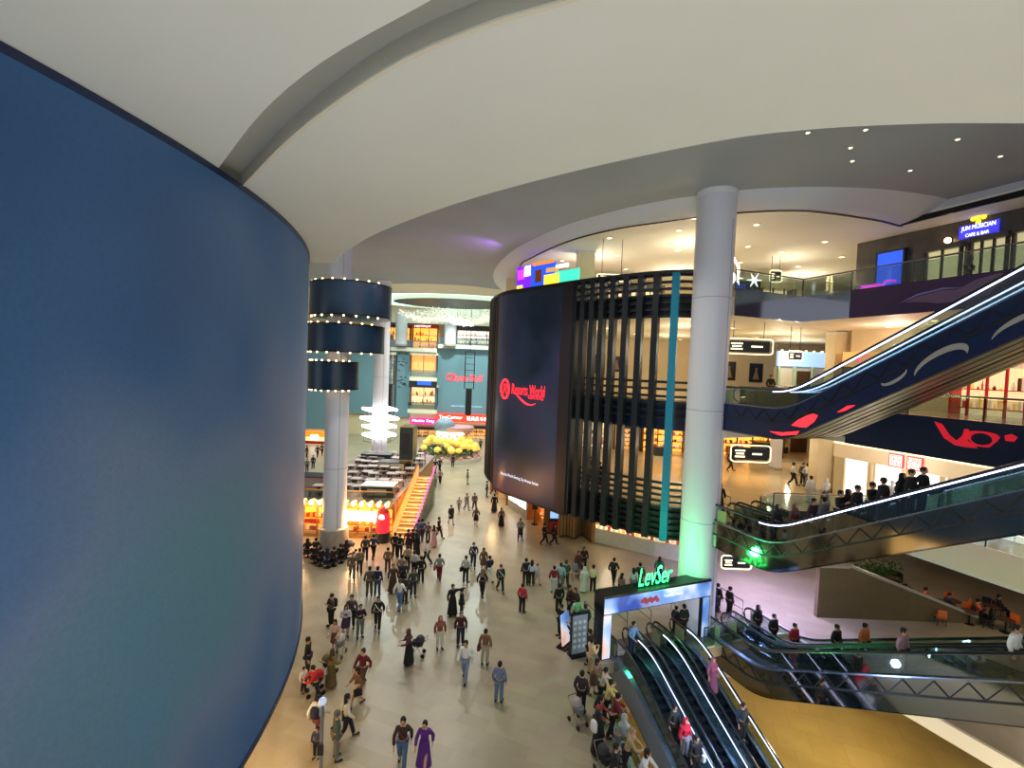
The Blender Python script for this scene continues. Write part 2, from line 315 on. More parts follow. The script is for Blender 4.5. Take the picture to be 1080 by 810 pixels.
# under the drum: ground floor shop base
base = [at_z(px, py, 0).xy for px, py in ((718, 592), (690, 587), (650, 577), (624, 571))]
base = [Vector((12, 36.2))]+base
struct(MB().wallc(base, 0, 1.15, .4, -1).build('wall_base', 'marble'))
struct(MB().wallc([p+Vector((-.3, 2.4)) for p in base], 0, 4.6, .3, -1).build('wall_base_2', 'cream_wall'))
struct(MB().prism([p[:] for p in inner] + [(11, 30), (12, 44), (3, 52)], 4.15, 4.5).build('ceiling_drum', 'cream'))
struct(MB().prism([(11.5, 38), (40, 38), (40, 38.4), (11.5, 38.4)], 0, 4.6).build('wall_base_3', 'marble'))
# ================================================================= large objects
def screen_mat(name, base, cols, scale, emit, seed=0.0, rough=.35):
    m = bpy.data.materials.new(name); m.use_nodes = True; nt = m.node_tree; b = nt.nodes['Principled BSDF']; L = nt.links.new
    tc = nt.nodes.new('ShaderNodeTexCoord'); mp = nt.nodes.new('ShaderNodeMapping'); mp.inputs['Location'].default_value = (seed, seed*1.7, seed*.6)
    n = nt.nodes.new('ShaderNodeTexNoise'); n.inputs['Scale'].default_value = scale; n.inputs['Detail'].default_value = 2
    r = nt.nodes.new('ShaderNodeValToRGB'); r.color_ramp.elements[0].position = .3; r.color_ramp.elements[1].position = .75
    r.color_ramp.elements[0].color = (*lin(cols[0]), 1); r.color_ramp.elements[1].color = (*lin(cols[-1]), 1)
    for i, c in enumerate(cols[1:-1]): e = r.color_ramp.elements.new(.3+.45*(i+1)/(len(cols)-1)); e.color = (*lin(c), 1)
    f = nt.nodes.new('ShaderNodeTexNoise'); f.inputs['Scale'].default_value = 14; f.inputs['Detail'].default_value = 3
    L(tc.outputs['Object'], mp.inputs[0]); L(mp.outputs[0], n.inputs[0]); L(mp.outputs[0], f.inputs[0]); L(n.outputs['Fac'], r.inputs[0])
    v = nt.nodes.new('ShaderNodeMix'); v.data_type = 'RGBA'; v.blend_type = 'OVERLAY'; v.inputs['Factor'].default_value = .18
    L(r.outputs[0], v.inputs[6]); L(f.outputs['Fac'], v.inputs[7]); L(v.outputs[2], b.inputs['Base Color']); L(v.outputs[2], b.inputs['Emission Color'])
    b.inputs['Emission Strength'].default_value = emit; b.inputs['Roughness'].default_value = rough
    MATS[name] = m; return m
screen_mat('led_wall', None, [(20, 52, 88), (34, 68, 104), (70, 84, 108), (58, 88, 104), (40, 86, 124)], .1, .38, 3.0, .5)
screen_mat('ring_screen', None, [(10, 26, 40), (22, 42, 60), (34, 28, 44)], .35, .35, 1.0, .3)
screen_mat('drum_screen', None, [(10, 22, 34), (22, 32, 50), (38, 36, 58), (30, 46, 60)], .22, .7, 5.0, .3)
# ---- the huge curved LED wall
wl = empty('curved_video_wall', (-29.4, 11, 3), label='giant blue curved video wall filling the near side under the cream ceiling', cat='video wall')
R0 = 22.6
arc = lambda r, a0, a1, n: [(r*math.cos(a0+(a1-a0)*i/n), r*math.sin(a0+(a1-a0)*i/n)) for i in range(n+1)]
A = arc(R0, -.75, .95, 60)
MB().wallc(A, 0.12, 15.05, .35, 1).build('screen_face', 'led_wall', wl, smooth=True)
b = MB(); b.wallc(arc(R0+.04, -.75, .95, 60), -.02, .14, .5, 1); b.wallc(arc(R0+.02, -.75, .95, 60), 15.05, 15.19, .5, 1); b.build('edge_trim', 'navy', wl, smooth=True)
b = MB(); b.prism(arc(R0-.45, -.75, .95, 60)+[(5, 14), (5, -14)], 0.0, .1); b.build('underside_panel', 'warm_white', wl)
# wall and lit shop below the screen
struct(MB().wallc([(-29.4+x, 11+y) for x, y in arc(R0-1.7, -.75, .95, 40)], 0, 3.0, .3, 1).build('wall_left_2', 'marble'))
lb = empty('lit_shop_window', (0, 0, 0), label='lit shop window with pale posters under the blue video wall', cat='shop window')
A2 = arc(R0-1.62, -.1, .45, 24); A2 = [(-29.4+x, 11+y) for x, y in A2]
MB().wallc(A2, .5, 2.5, .06, 1).build('window_pane', mat('shopglow', (250, 205, 130), .4, 0, 1.4, (250, 205, 130)), lb)
fr = MB()
for i in range(0, 25, 4): fr.box((A2[i][0]+.06, A2[i][1], 1.4), (.1, .1, 2.6))
fr.wallc([(x+.05, y) for x, y in A2], 2.45, 2.6, .12, 1); fr.wallc([(x+.05, y) for x, y in A2], .4, .52, .12, 1); fr.build('frame', 'wood_dark', lb)
for i in (2, 10, 18):
    p = Vector(A2[i]); MB().box((p.x+.09, p.y+.5, 1.5), (.04, .8, 1.2)).build('poster', 'cool_glow', lb)
# ---- columns
def column(px, py, r, label, z1=CG, basez=1.6, ring=True):
    p = at_z(px, py, 0); t = empty('white_column', (p.x, p.y, 0), label=label, cat='column')
    MB().lathe([(r, basez if ring else 0), (r, z1)], n=40).build('shaft', 'column_white', t, smooth=True)
    if ring: MB().lathe([(r*1.32, 0), (r*1.32, .15), (r*1.2, basez-.1), (r*1.08, basez), (r, basez+.02)], n=40).build('stone_base', 'stone_base', t, smooth=True)
    MB().lathe([(r+.012, z1-.3), (r+.03, z1-.28), (r+.03, z1-.02), (r, z1-.01)], n=40).build('collar', 'white', t, smooth=True)
    for z in range(6, int(z1), 6): MB().lathe([(r+.004, z), (r+.008, z+.01), (r+.008, z+.03), (r+.004, z+.04)], n=40).build('joint_ring', 'ceil_grey', t)
    MB().box((r*.55, -r*.84, z1/2), (.04, .03, z1-2*basez)).build('service_seam', 'ceil_grey', t)
    return p
c0 = column(732, 660, 1.0, 'white round column beside the slatted balcony, lit green at its foot', ring=False)
c1 = column(352, 577, .83, 'white round column passing through three round screens, on a stone base')
c2 = column(399, 500, .93, 'farther white round column with glowing white rings low on it', ring=False)
# ---- screen rings round the column
def ring_screen(cx, r, Y, pt, pb, px, label):
    X = at_y(cx, 330, Y).x; zt = at_y(cx, pt, Y-r).z; zb = at_y(cx, pb, Y-r).z; h = zt-zb
    t = empty('round_screen', (X, Y, zb), label=label, cat='screen', group='round screens stacked on a column')
    MB().lathe([(r-.25, 0.02), (r, 0.02), (r, h), (r-.25, h), (r-.25, .02)], n=64).build('screen_face', 'ring_screen', t, smooth=True)
    MB().lathe([(r-.26, -.06), (r+.02, -.06), (r+.02, .04), (r-.26, .04)], n=64).build('lower_rim', 'dark_metal', t, smooth=True)
    MB().lathe([(r-.26, h-.04), (r+.02, h-.04), (r+.02, h+.06), (r-.26, h+.06)], n=64).build('upper_rim', 'dark_metal', t, smooth=True)
    MB().lathe([(.9, .12), (r-.26, .12), (r-.26, .2), (.9, .2)], n=64).build('underside_plate', 'dark', t)
    f = MB()
    for k in range(6): a = k*PI/3+.3; f.bar((math.cos(a)*.5, math.sin(a)*.5, h/2), (math.cos(a)*(r-.2), math.sin(a)*(r-.2), h/2), .12)
    f.build('bracket', 'dark_metal', t)
    for k in range(8):
        a = -PI/2 + (k-3.5)*.3
        for z in (-.1, h+.1):
            MB().ball((math.cos(a)*(r-.14), math.sin(a)*(r-.14), z), .07, 6).build('lamp', 'warm_lamp', t)
ring_screen(370.5, 41*c1.y/500, c1.y+.2, 295.5, 331, 0, 'topmost and widest round dark screen around the column')
ring_screen(365.5, 39.5*c1.y/500, c1.y+.2, 341.5, 370.5, 0, 'middle round dark screen around the column')
ring_screen(353.5, 25.5*c1.y/500, c1.y+.2, 382, 411, 0, 'smallest and lowest round dark screen around the column')
# ---- drum screen and slat cage
s_scr0, s_scr1 = seg_hit(drum, 527.5), seg_hit(drum, 604)
ZB, ZT = CAMZ-9.85, CAMZ+5.7
t = empty('drum_video_screen', (0, 0, 0), label='tall curved dark video screen with red script logo on the round gallery', cat='video screen')
q = sub(drum, s_scr0, s_scr1-.35*0-1.0, 24)
offs = lambda P, d: [p+Vector(((P[min(i+1, len(P)-1)]-P[max(i-1, 0)]).normalized().y, -(P[min(i+1, len(P)-1)]-P[max(i-1, 0)]).normalized().x))*d for i, p in enumerate(P)]
MB().wallc(offs(q, .3), ZB, ZT-.15, .25, 1).build('screen_face', 'drum_screen', t, smooth=True)
q2 = sub(drum, s_scr1-1.0, s_scr1, 6)
MB().wallc(offs(q2, .3), ZB-.05, ZT-.1, .3, 1).build('side_panel', mat('dark_plum', (38, 32, 40), .4), t)
q3 = sub(drum, s_scr0, s_scr1, 24)
b = MB(); b.wallc(offs(q3, .34), ZT-.18, ZT+.02, .4, 1); b.wallc(offs(q3, .34), ZB-.12, ZB+.02, .4, 1); b.build('frame', 'dark', t)
def on_drum(px0, py, off=.33, leanpy=0):
    s0 = seg_hit(drum, px0, py)
    base_, d0 = along(drum, s0); z0 = at_y(px0, py, base_.y).z
    def f(a, b_):
        p, d = along(drum, s0+a); n = Vector((d.y, -d.x)); return Vector((p.x+n.x*off, p.y+n.y*off, z0+b_))
    return f, s0
def drum_text(name, body, m, px0, px1, pyb, h, shear=0, ybase=None):
    f, s0 = on_drum(px0, pyb); wdt = seg_hit(drum, px1, pyb)-s0
    return text(name, body, m, t, (0, 0, 0), wdt, h, curve=f, shear=shear)
drum_text('logo_script', 'Resorts World', 'red_glow', 543, 578, 415.5, .8, .08)
drum_text('logo_place_name', 'GENTING', 'red_glow', 560.5, 576.5, 420.5, .3)
f, s0 = on_drum(534, 412)
pts = [f(.3+.5*math.cos(a), .15+.72*math.sin(a)) for a in [2*PI*i/28 for i in range(28)]]
MB().tube(pts, .09, 6, closed=True).build('logo_ring', 'red_glow', t)
text('logo_letter', 'R', 'red_glow', t, (0, 0, 0), .5, .8, curve=lambda a, b_: f(.07+a, -.25+b_), shear=.2)
f2, _ = on_drum(545, 417); MB().tube([f2(.1+2.4*i/16, .25-1.0*math.sin(PI*.5*i/16)+.35*(i/16)**4) for i in range(17)], [.02+.05*math.sin(PI*i/16) for i in range(17)], 6).build('logo_swash', 'red_glow', t)
drum_text('caption', 'Resorts World Genting, Sky Avenue Atrium', glow('caption_white', (215, 225, 255), 1.4), 532, 571.5, 500.5, .3)
# slat cage
sc = empty('slatted_balcony_screen', (0, 0, 0), label='dark cage of upright fins and level louvres wrapping the round gallery', cat='screen')
def fin(px, w, m, parent=sc, z0=ZB, z1=ZT, s=None, dp=.45):
    s_ = seg_hit(drum, px, 330) if s is None else s
    p, d = along(drum, s_); return MB().box((0, 0, (z1-z0)/2), (w, dp, z1-z0)).build('fin', m, parent, loc=(p.x, p.y, z0), rz=math.atan2(d.y, d.x))
for px in (607.5, 616, 625.5, 635.5, 647, 660.5, 675.5, 692): fin(px, .36, 'fin_dark')
fin(711.5, .4, 'fin_teal')
for i in range(16): fin(0, .12, 'wood_dark' if i % 3 == 1 else 'fin_dark', s=s_scr0-.35-i*.62)
LV = sub(drum, s_scr1, SLEN, 20)
for z in [L3-.9+i*.36 for i in range(0)]+[ZT-.05-i*.4 for i in range(7)]+[L2+1.05-i*.42 for i in range(6)]+[ZB+.05+i*.36 for i in range(10)]:
    MB().wallc(offs(LV, -.18), z-.07, z+.07, .22, 1).build('louvre', 'dark', sc)
b = MB(); b.wallc(offs(sub(drum, 2, SLEN, 40), .16), ZT-.02, ZT+.16, .3, 1); b.build('top_rail', 'rail_metal' if 0 else 'dark', sc)
b = MB(); b.wallc(offs(sub(drum, s_scr1, SLEN, 20), -.4), L3-1.25, L3-.1, .1, 1); b.build('rear_panel', 'dark', sc)
b = MB(); b.wallc(offs(sub(drum, s_scr1, SLEN, 20), -.42), L2-1.8, L2-.1, .1, 1); b.build('rear_panel', 'navy', sc)
b = MB(); b.wallc(offs(sub(drum, s_scr1, SLEN, 20), -.42), ZB, L1-.05, .1, 1); b.build('rear_panel', mat('dark_green', (26, 46, 42), .3), sc)
# ---- coloured cube display on the top gallery
cb = empty('colourful_cube_display', (0, 0, 0), label='violet and yellow lit box display above the dark drum screen', cat='display')
s0 = seg_hit(drum, 529); s1 = seg_hit(drum, 545); s2 = seg_hit(drum, 600)
P0, P1, P2 = along(drum, s0)[0], along(drum, s1)[0], along(drum, s2)[0]
bk = Vector((.7, .7))
zt_ = CAMZ+7.9
def panel(a, b_, z0, z1, m, nm='panel', out=.0, th=.12):
    d = (b_-a).normalized(); n = Vector((d.y, -d.x))*out; return MB().wallc([a+n, b_+n], z0, z1, th, 1).build(nm, m, cb)
Pa, Pb, Pc = P0+Vector((.9, .3)), P1+Vector((.8, .6)), P2+Vector((.5, 1.2))
panel(Pa, Pb, L3+.3, zt_, 'violet_screen', 'front_panel'); panel(Pb, Pb+(Pc-Pb)*.52, L3+.3, zt_-.1, 'blue_screen', 'side_panel'); panel(Pb+(Pc-Pb)*.52, Pc, L3+.3, zt_-.9, 'mint_glow', 'end_panel')
e = Pb-Pa
for i, (u0, u1, z0, z1, m) in enumerate(((.05, .45, .2, .45, 'yellow_glow'), (.1, .55, .62, .9, 'magenta_glow'), (.55, .95, .68, .97, 'sign_white'), (.6, .95, .08, .34, 'sign_white'), (.02, .3, .02, .2, 'sign_white'))):
    panel(Pa+e*u0, Pa+e*u1, L3+.6+(zt_-L3-.6)*z0, L3+.6+(zt_-L3-.6)*z1, m, 'picture_block', .03, .05)
e = Pc-Pb
for (u0, u1, z0, z1, m) in ((.04, .5, .93, 1.0, 'orange_glow'), (.1, .24, .45, .8, 'orange'), (.3, .62, .3, .62, 'yellow_glow'), (.55, .8, .75, .84, 'sign_white'), (.34, .6, .68, .8, 'amber_soft')):
    panel(Pb+e*u0, Pb+e*u1, L3+.6+(zt_-L3-.6)*z0, L3+.6+(zt_-L3-.6)*z1, m, 'picture_block', .03, .05)
# ================================================================= escalators
PITCHN = math.tan(math.radians(30))
def profile(z0, z1, f0=1.5, f1=1.8, n=5):
    """step-surface line in (t, z): flat, rounded bend, incline, rounded bend, flat"""
    s = 1 if z1 > z0 else -1; run = abs(z1-z0)/PITCHN; r = .9; P = [(-.3, z0), (f0-r, z0)]
    for i in range(1, n+1): q = i/n; P.append((f0-r+2*r*q, z0+s*PITCHN*r*q*q))
    e = f0+run
    for i in range(n+1): q = i/n; P.append((e-r+2*r*q, z1-s*PITCHN*r*(1-q)**2))
    P.append((e+f1, z1)); return P
def zat(P, t):
    for (a, za), (b_, zb) in zip(P, P[1:]):
        if t <= b_: return za+(zb-za)*(t-a)/(b_-a)
    return P[-1][1]
def strip(P, x, th, lo, hi, t0=None, t1=None):
    """upright plate at x following the profile between offsets lo and hi"""
    m = MB(); Q = [(t, z) for t, z in P if (t0 is None or t0 <= t) and (t1 is None or t <= t1)]
    vs = []
    for t, z in Q: vs += [(x-th/2, t, z+lo), (x+th/2, t, z+lo), (x+th/2, t, z+hi), (x-th/2, t, z+hi)]
    fs = []
    for i in range(len(Q)-1):
        for k in range(4): fs.append((4*i+k, 4*i+(k+1) % 4, 4*i+4+(k+1) % 4, 4*i+4+k))
    fs += [(0, 1, 2, 3), (4*len(Q)-1, 4*len(Q)-2, 4*len(Q)-3, 4*len(Q)-4)]
    return m.add(vs, fs)
STEP = MB().box((0, 0, -.11), (1.0, .39, .2)); 
for i in range(9): STEP.box((-.46+i*.115, 0, .0), (.035, .38, .02))
STEPM = None
def escalator(origin, z0, z1, label, group, side_l='mirror_dark', side_r='mirror_dark', soff='mirror', led=(0, 1), f0=1.5, trussd=1.15, lattice=True, W=1.5, steps=True, side_parts=None, gl='glass', nst=99):
    global STEPM
    e = empty('escalator', (origin[0], origin[1], 0), math.atan2(U.y, U.x)-PI/2, label, 'escalator', group)
    P = profile(z0, z1, f0); te = P[-1][0]; hw = W/2
    # local -x is towards +V here (Y axis = U), so mirror: sx=+1 is the viewer's side
    for sx in (-1, 1):
        x = sx*(hw-.17)
        strip(P, x, .02, .12, .93).build('balustrade_glass', gl, e)
        path = []
        for i in range(7): a = -PI/2-PI*i/6; path.append((x, P[0][0]+.42*math.cos(a), P[0][1]+.55+.42*math.sin(a)))
        path += [(x, t_, z_+.97) for t_, z_ in P]
        for i in range(7): a = PI/2-PI*i/6; path.append((x, P[-1][0]+.42*math.cos(a), P[-1][1]+.55+.42*math.sin(a)))
        MB().tube(path, .045, 8).build('handrail', 'rubber', e, smooth=True)
        MB().tube([(p[0], p[1], p[2]-.05) for p in path[3:-3]], .03, 6).build('rail_guide', 'rail_metal', e, smooth=True)
        if (0 if sx > 0 else 1) in led:
            MB().tube([(x-.0*sx, t_, z_+.885) for t_, z_ in P[1:-1]], .032, 6).build('light_strip', 'led_blue', e)
        strip(P, sx*(hw-.12), .22, .06, .14).build('deck_panel', 'steel', e)
        strip(P, sx*(.52), .03, -.05, .13).build('skirt_panel', 'dark_metal', e)
        sd = side_r if sx > 0 else side_l
        strip(P, sx*(hw-.02), .04, -trussd, .08).build('side_panel', sd, e)
        if lattice and sx > 0:
            lt = MB(); t_ = .6
            while t_ < te-.9:
                lt.bar((sx*(hw+.015), t_, zat(P, t_)+.02), (sx*(hw+.015), t_+.45, zat(P, t_+.45)-.52), .035); lt.bar((sx*(hw+.015), t_+.45, zat(P, t_+.45)-.52), (sx*(hw+.015), t_+.9, zat(P, t_+.9)+.02), .035); t_ += .9
            lt.v += []; lt.build('truss_bracing', 'dark', e)
            strip(P, sx*(hw+.012), .03, -.58, -.5).build('truss_chord', 'dark', e)
    vs = [(sx*hw, t_, z_-trussd+dz) for t_, z_ in P for sx in (-1, 1) for dz in (0, .05)]
    so = MB(); n = len(P); fs = []
    for i in range(n-1):
        a = 4*i; fs += [(a, a+4, a+6, a+2), (a+1, a+3, a+7, a+5), (a, a+1, a+5, a+4), (a+2, a+6, a+7, a+3)]
    fs += [(0, 2, 3, 1), (4*n-4, 4*n-3, 4*n-1, 4*n-2)]
    so.add(vs, fs); so.build('soffit', soff, e)
    if soff in ('soffit', 'mirror'):
        jn = MB()
        for xx in (-.3, .3):
            for (ta, za), (tb, zb) in zip(P, P[1:]): jn.bar((xx, ta, za-trussd-.005), (xx, tb, zb-trussd-.005), .025)
        jn.build('soffit_joint', 'dark_metal', e)
    cap = MB(); cap.box((0, P[0][0]-.3, P[0][1]-.01), (W, .9, .04)); cap.box((0, P[-1][0]+.2, P[-1][1]-.01), (W, .9, .04)); cap.build('comb_plate', 'rail_metal', e)
    for sx in (-1, 1):
        MB().box((sx*(hw-.17), P[0][0]+.35, P[0][1]+.45), (.05, .6, .6)).build('newel_panel', mat('newel', (150, 156, 110), .35, .2), e)
    if STEPM is None:
        o = STEP.build('step', 'step_dark', e); STEPM = o.data; bpy.data.objects.remove(o)
    if steps:
        t_ = .2; k = 0
        while t_ < te-.6 and k < nst:
            zz = zat(P, t_); zq = z0+round((zz-z0)/.2)*.2 if .8 < t_ < te-1.2 else zz
            o = bpy.data.objects.new('step', STEPM); COL.objects.link(o); o.parent = e; o.location = (0, t_, zq); t_ += .2/PITCHN if .8 < t_ < te-1.8 else .4; k += 1
    return e, P
lane = lambda s, t=0: (A0+V*s+U*t)
GD = 'escalators going down from the hall under the arch'
EB = []
for s, lb_, led in ((1.42, 'down escalator nearest the leaning crowd, riders in red and black on it', (1,)), (2.92, 'middle down escalator, empty, between two lit handrails', (1,)), (4.42, 'down escalator by the arch post with a pink headscarf rider', (1,))):
    EB.append(escalator(lane(s, .2), 0.02, -5.65, lb_, GD, 'steel', 'steel', 'dark_metal', led, lattice=False, W=1.46))
EG = []
for s, lb_ in ((7.6, 'near escalator of the pair rising from the ground hall, long mirrored side'), (9.3, 'far escalator of the pair rising from the ground hall, behind its twin')):
    EG.append(escalator(lane(s, .6), 0.02, L1, lb_, 'escalators from the ground hall up', 'mirror_dark', 'mirror_dark', 'mirror', (), f0=2.9, trussd=1.25))
EM = []
for s, lb_, led in ((7.5, 'near escalator from the first gallery with silhouetted riders, green lit end', (0,)), (9.2, 'far escalator from the first gallery, beyond the silhouetted riders', ())):
    EM.append(escalator(lane(s, .7), L1+.02, L2, lb_, 'escalators from the first gallery up', 'mirror_dark', 'mirror_dark', 'mirror', led, f0=3.2, trussd=1.25))
EU = []
for s, lb_, led in ((7.9, 'near upper escalator with blue lit rails and a navy wave mural side', (0, 1)), (9.6, 'far upper escalator beyond the one with the wave mural', (0,))):
    EU.append(escalator(lane(s, .3), L2+.02, L3, lb_, 'escalators from the second gallery up', 'mirror_dark', 'navy' if s < 8 else 'mirror_dark', 'soffit', led, f0=3.6, trussd=1.35, steps=True))
# mural on the upper escalator's side
e, P = EU[0]
def mural(path, nm, m, x=.785):
    b_ = MB(); tri = geometry.tessellate_polygon([[Vector((p[0], p[1], 0)) for p in path]])
    b_.add([(x, p[0], zat(P, p[0])+p[1]) for p in path]+[(x-.01, p[0], zat(P, p[0])+p[1]) for p in path], [tuple(q_) for q_ in tri]+[tuple(i+len(path) for i in q_) for q_ in tri]+[(i, (i+1) % len(path), len(path)+(i+1) % len(path), len(path)+i) for i in range(len(path))]); return b_.build(nm, m, e)
mat('mural_grey', (168, 164, 158), .5); mat('mural_blue', (26, 52, 92), .5)
def swirl(t0, z0_, R, w, a0, a1, n=16):
    return [(t0+R*math.cos(a0+(a1-a0)*i/n), z0_+.6*R*math.sin(a0+(a1-a0)*i/n)) for i in range(n+1)]+[(t0+(R-w*math.sin(PI*i/n)-.01)*math.cos(a0+(a1-a0)*i/n), z0_+.6*(R-w*math.sin(PI*i/n)-.01)*math.sin(a0+(a1-a0)*i/n)) for i in range(n, -1, -1)]
mural(swirl(9.3, -.95, .75, .35, -.3, PI+.2), 'wave_mural', 'mural_grey'); mural(swirl(7.9, -.72, .42, .22, PI, 2*PI+.3), 'wave_mural', 'mural_grey'); mural(swirl(11.2, -1.0, .6, .3, 0, PI), 'wave_mural', 'mural_grey')
mural([(3.9, -.8), (4.2, -.66), (4.6, -.62), (4.9, -.68), (5.1, -.85), (4.95, -1.05), (4.6, -1.15), (4.3, -1.0)], 'flower_mural', 'red_glow')
mural([(2.8, -1.0), (3.5, -1.05), (4.3, -1.18), (4.2, -1.3), (3.4, -1.18)], 'flower_mural', 'red_glow'); mural([(5.9, -1.1), (6.3, -1.02), (6.6, -1.14), (6.2, -1.18)], 'flower_mural', 'red_glow')
# ---- arch over the down escalators
AO = A0+V*.4
ar = empty('advert_arch', (AO.x, AO.y, 0), ANG, 'black advert arch with sky blue picture panels over the down escalators', 'arch')
AH = 2.62; AW = 6.15
MB().box((0.0, 0, AH/2), (.5, .75, AH)).build('post', 'black', ar); MB().box((AW, 0, AH/2), (.5, .75, AH)).build('post', 'black', ar); MB().box((AW/2, 0, AH+.05), (AW+.5, .85, .9)).build('lintel', 'black', ar)
screen_mat('advert', None, [(40, 70, 150), (110, 150, 210), (200, 210, 230), (235, 190, 170), (150, 110, 150)], .5, .9, 2.0, .3)
MB().box((AW/2, -.44, AH+.02), (AW+.42, .03, .74)).build('picture_panel', 'advert', ar)
for x in (.02, AW-.02): MB().box((x, -.39, AH/2-.2), (.42, .03, AH-.5)).build('picture_panel', 'advert', ar)
lg = MB()
for i in range(9): lg.ball((2.0+.11*i, -.47, AH+.0+.08*math.sin(i*2.1)), .12, 6, .9, 1, .2)
lg.build('picture_emblem', mat('plum_red', (150, 50, 70), .5, 0, .4), ar)
text('picture_caption', 'Travel the World', 'cool_glow', ar, (3.25, -.465, AH+.0), 1.2, .14)
ns = empty('neon_sign', (AO.x, AO.y, 0), ANG, 'green neon script sign standing on top of the black arch', 'sign')
text('neon_letters', 'LevSer', 'green_neon', ns, (1.95, -.1, AH+.55), 2.1, .95, shear=.25)
MB().box((3.0, .1, AH+.53), (2.1, .3, .05)).build('mounting_bar', 'dark_metal', ns)
for i in range(5): pass
rl = MB(); rl.bar((2.4, 0, AH+.5), (2.4, 0, AH+1.2), .03); rl.bar((4.0, 0, AH+.5), (4.0, 0, AH+1.2), .03); rl.bar((2.4, 0, AH+.9), (4.0, 0, AH+.9), .03); rl.build('support_frame', 'dark_metal', ns)
sb = empty('sign_board', (A0.x-.75, A0.y+.1, 0), ANG, 'grey free-standing glass notice board beside the black arch post', 'sign board')
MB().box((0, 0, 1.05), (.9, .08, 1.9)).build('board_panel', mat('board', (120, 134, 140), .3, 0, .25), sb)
b = MB(); [b.box((x, 0, 1.05), (.06, .12, 2.0)) for x in (-.45, .45)]; b.box((0, 0, 2.05), (.96, .12, .06)); b.build('frame', 'dark_metal', sb); MB().box((0, 0, .04), (1.0, .5, .08)).build('foot', 'dark_metal', sb)
b = MB()
for i in range(5):
    for j in range(3): b.box((-.26+.26*j, -.05, .45+.3*i), (.15, .01, .15))
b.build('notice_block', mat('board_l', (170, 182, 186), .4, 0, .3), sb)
sb = empty('sign_board', (A0.x-1.35, A0.y+.75, 0), ANG+.55, 'low slanted poster stand behind the grey notice board', 'sign board')
MB().box((0, 0, .95), (.75, .06, 1.5), rx=-.12).build('board_panel', 'advert', sb); MB().box((0, 0, .05), (.8, .5, .07)).build('foot', 'dark_metal', sb)
# ================================================================= gallery fronts
def front(name, pts, zf, label, fascia, glassm='glass', low=1.4, posts=2.4, rail='rail_metal', group='gallery balustrades'):
    """fascia panel below the floor edge, glass balustrade with posts and rail above it"""
    t = empty(name, (pts[0][0], pts[0][1], 0), label=label, cat='balustrade', group=group)
    P = [Vector((p[0]-pts[0][0], p[1]-pts[0][1])) for p in pts]
    MB().wallc(P, zf-low, zf+.08, .06, -1).build('fascia_panel', fascia, t)
    MB().wallc(P, zf+.1, zf+1.0, .02, -1).build('glass_panel', glassm, t)
    MB().tube([(p.x, p.y, zf+1.08) for p in P], .045, 8).build('handrail', rail, t)
    for a, b_ in zip(P, P[1:]):
        n = max(1, int((b_-a).length/posts))
        for i in range(n):
            p = a+(b_-a)*(i/n); MB().box((p.x, p.y, zf+.5), (.05, .05, 1.1)).build('post', 'dark_metal', t)
    return t
mat('fascia_mirror', (170, 170, 176), .12, 1, bump=.35, nscale=1.4)
front('gallery_balustrade', [(11.9, 25.9), (16.7, 27.8)], L3, 'top gallery glass balustrade with mirrored front, right behind the tall white column', 'fascia_mirror')
front('gallery_balustrade', [(16.7, 27.8), K(27.4, 25.2)], L3, 'short mirrored corner of the top gallery balustrade before the purple panel', 'fascia_mirror')
fp = front('gallery_balustrade', [K(27.4, 25.2), K(27.4, 12), K(27.4, 2)], L3, 'top gallery balustrade over a purple panel with a pale bird mural', 'purple_panel')
def flat_on(par, org, ud, path, nm, m, th=.02, out=.0):
    n = Vector((ud.y, -ud.x, 0)).normalized(); n = -n if n.dot(Vector((-1, -1, 0))) < 0 else n
    tri = geometry.tessellate_polygon([[Vector((p[0], p[1], 0)) for p in path]]); N = len(path)
    O = Vector(org); b_ = MB(); vs = [O+ud*p[0]+Vector((0, 0, p[1]))+n*(out+k*th) for k in (0, 1) for p in path]
    b_.add(vs, [tuple(q_) for q_ in tri]+[tuple(i+N for i in q_) for q_ in tri]+[(i, (i+1) % N, N+(i+1) % N, N+i) for i in range(N)]); return b_.build(nm, m, par)
ku = Vector((.385, -1, 0)).normalized()
mat('mural_mauve', (128, 100, 126), .5); mat('mural_lilac', (150, 130, 200), .5)
flat_on(fp, (0, 0, L3-.75), ku, [(2.6, -.1), (3.2, .12), (4.1, .28), (4.6, .22), (5.2, .55), (6.0, .72), (6.25, .58), (6.6, .5), (6.1, .3), (5.7, -.1), (4.9, -.3), (3.9, -.3), (3.4, -.18)], 'bird_mural', 'mural_mauve', out=.07)
flat_on(fp, (0, 0, L3-.75), ku, [(2.4, -.12), (3.2, .16), (4.1, .31), (4.9, .26), (4.1, .38), (3.1, .23)], 'wing_stripe', 'mural_lilac', out=.1)
front('gallery_balustrade', [(11.5, 25.6), (A0+V*7.1+U*.2)[:2]], L2, 'second gallery balustrade between the white column and the upper escalators', 'fascia_mirror')
front('gallery_balustrade', [(A0+V*10.8+U*.2)[:2], (16.9, 27.6), K(27.4, 25)], L2, 'second gallery balustrade just beyond the upper escalators', 'navy')
fr2 = front('gallery_balustrade', [K(27.4, 25), K(27.4, 12), K(27.4, 2)], L2, 'second gallery balustrade over a navy panel with red flower drawing', 'navy', low=1.75)
mat('red_paint', (226, 30, 52), .5, 0, .5)
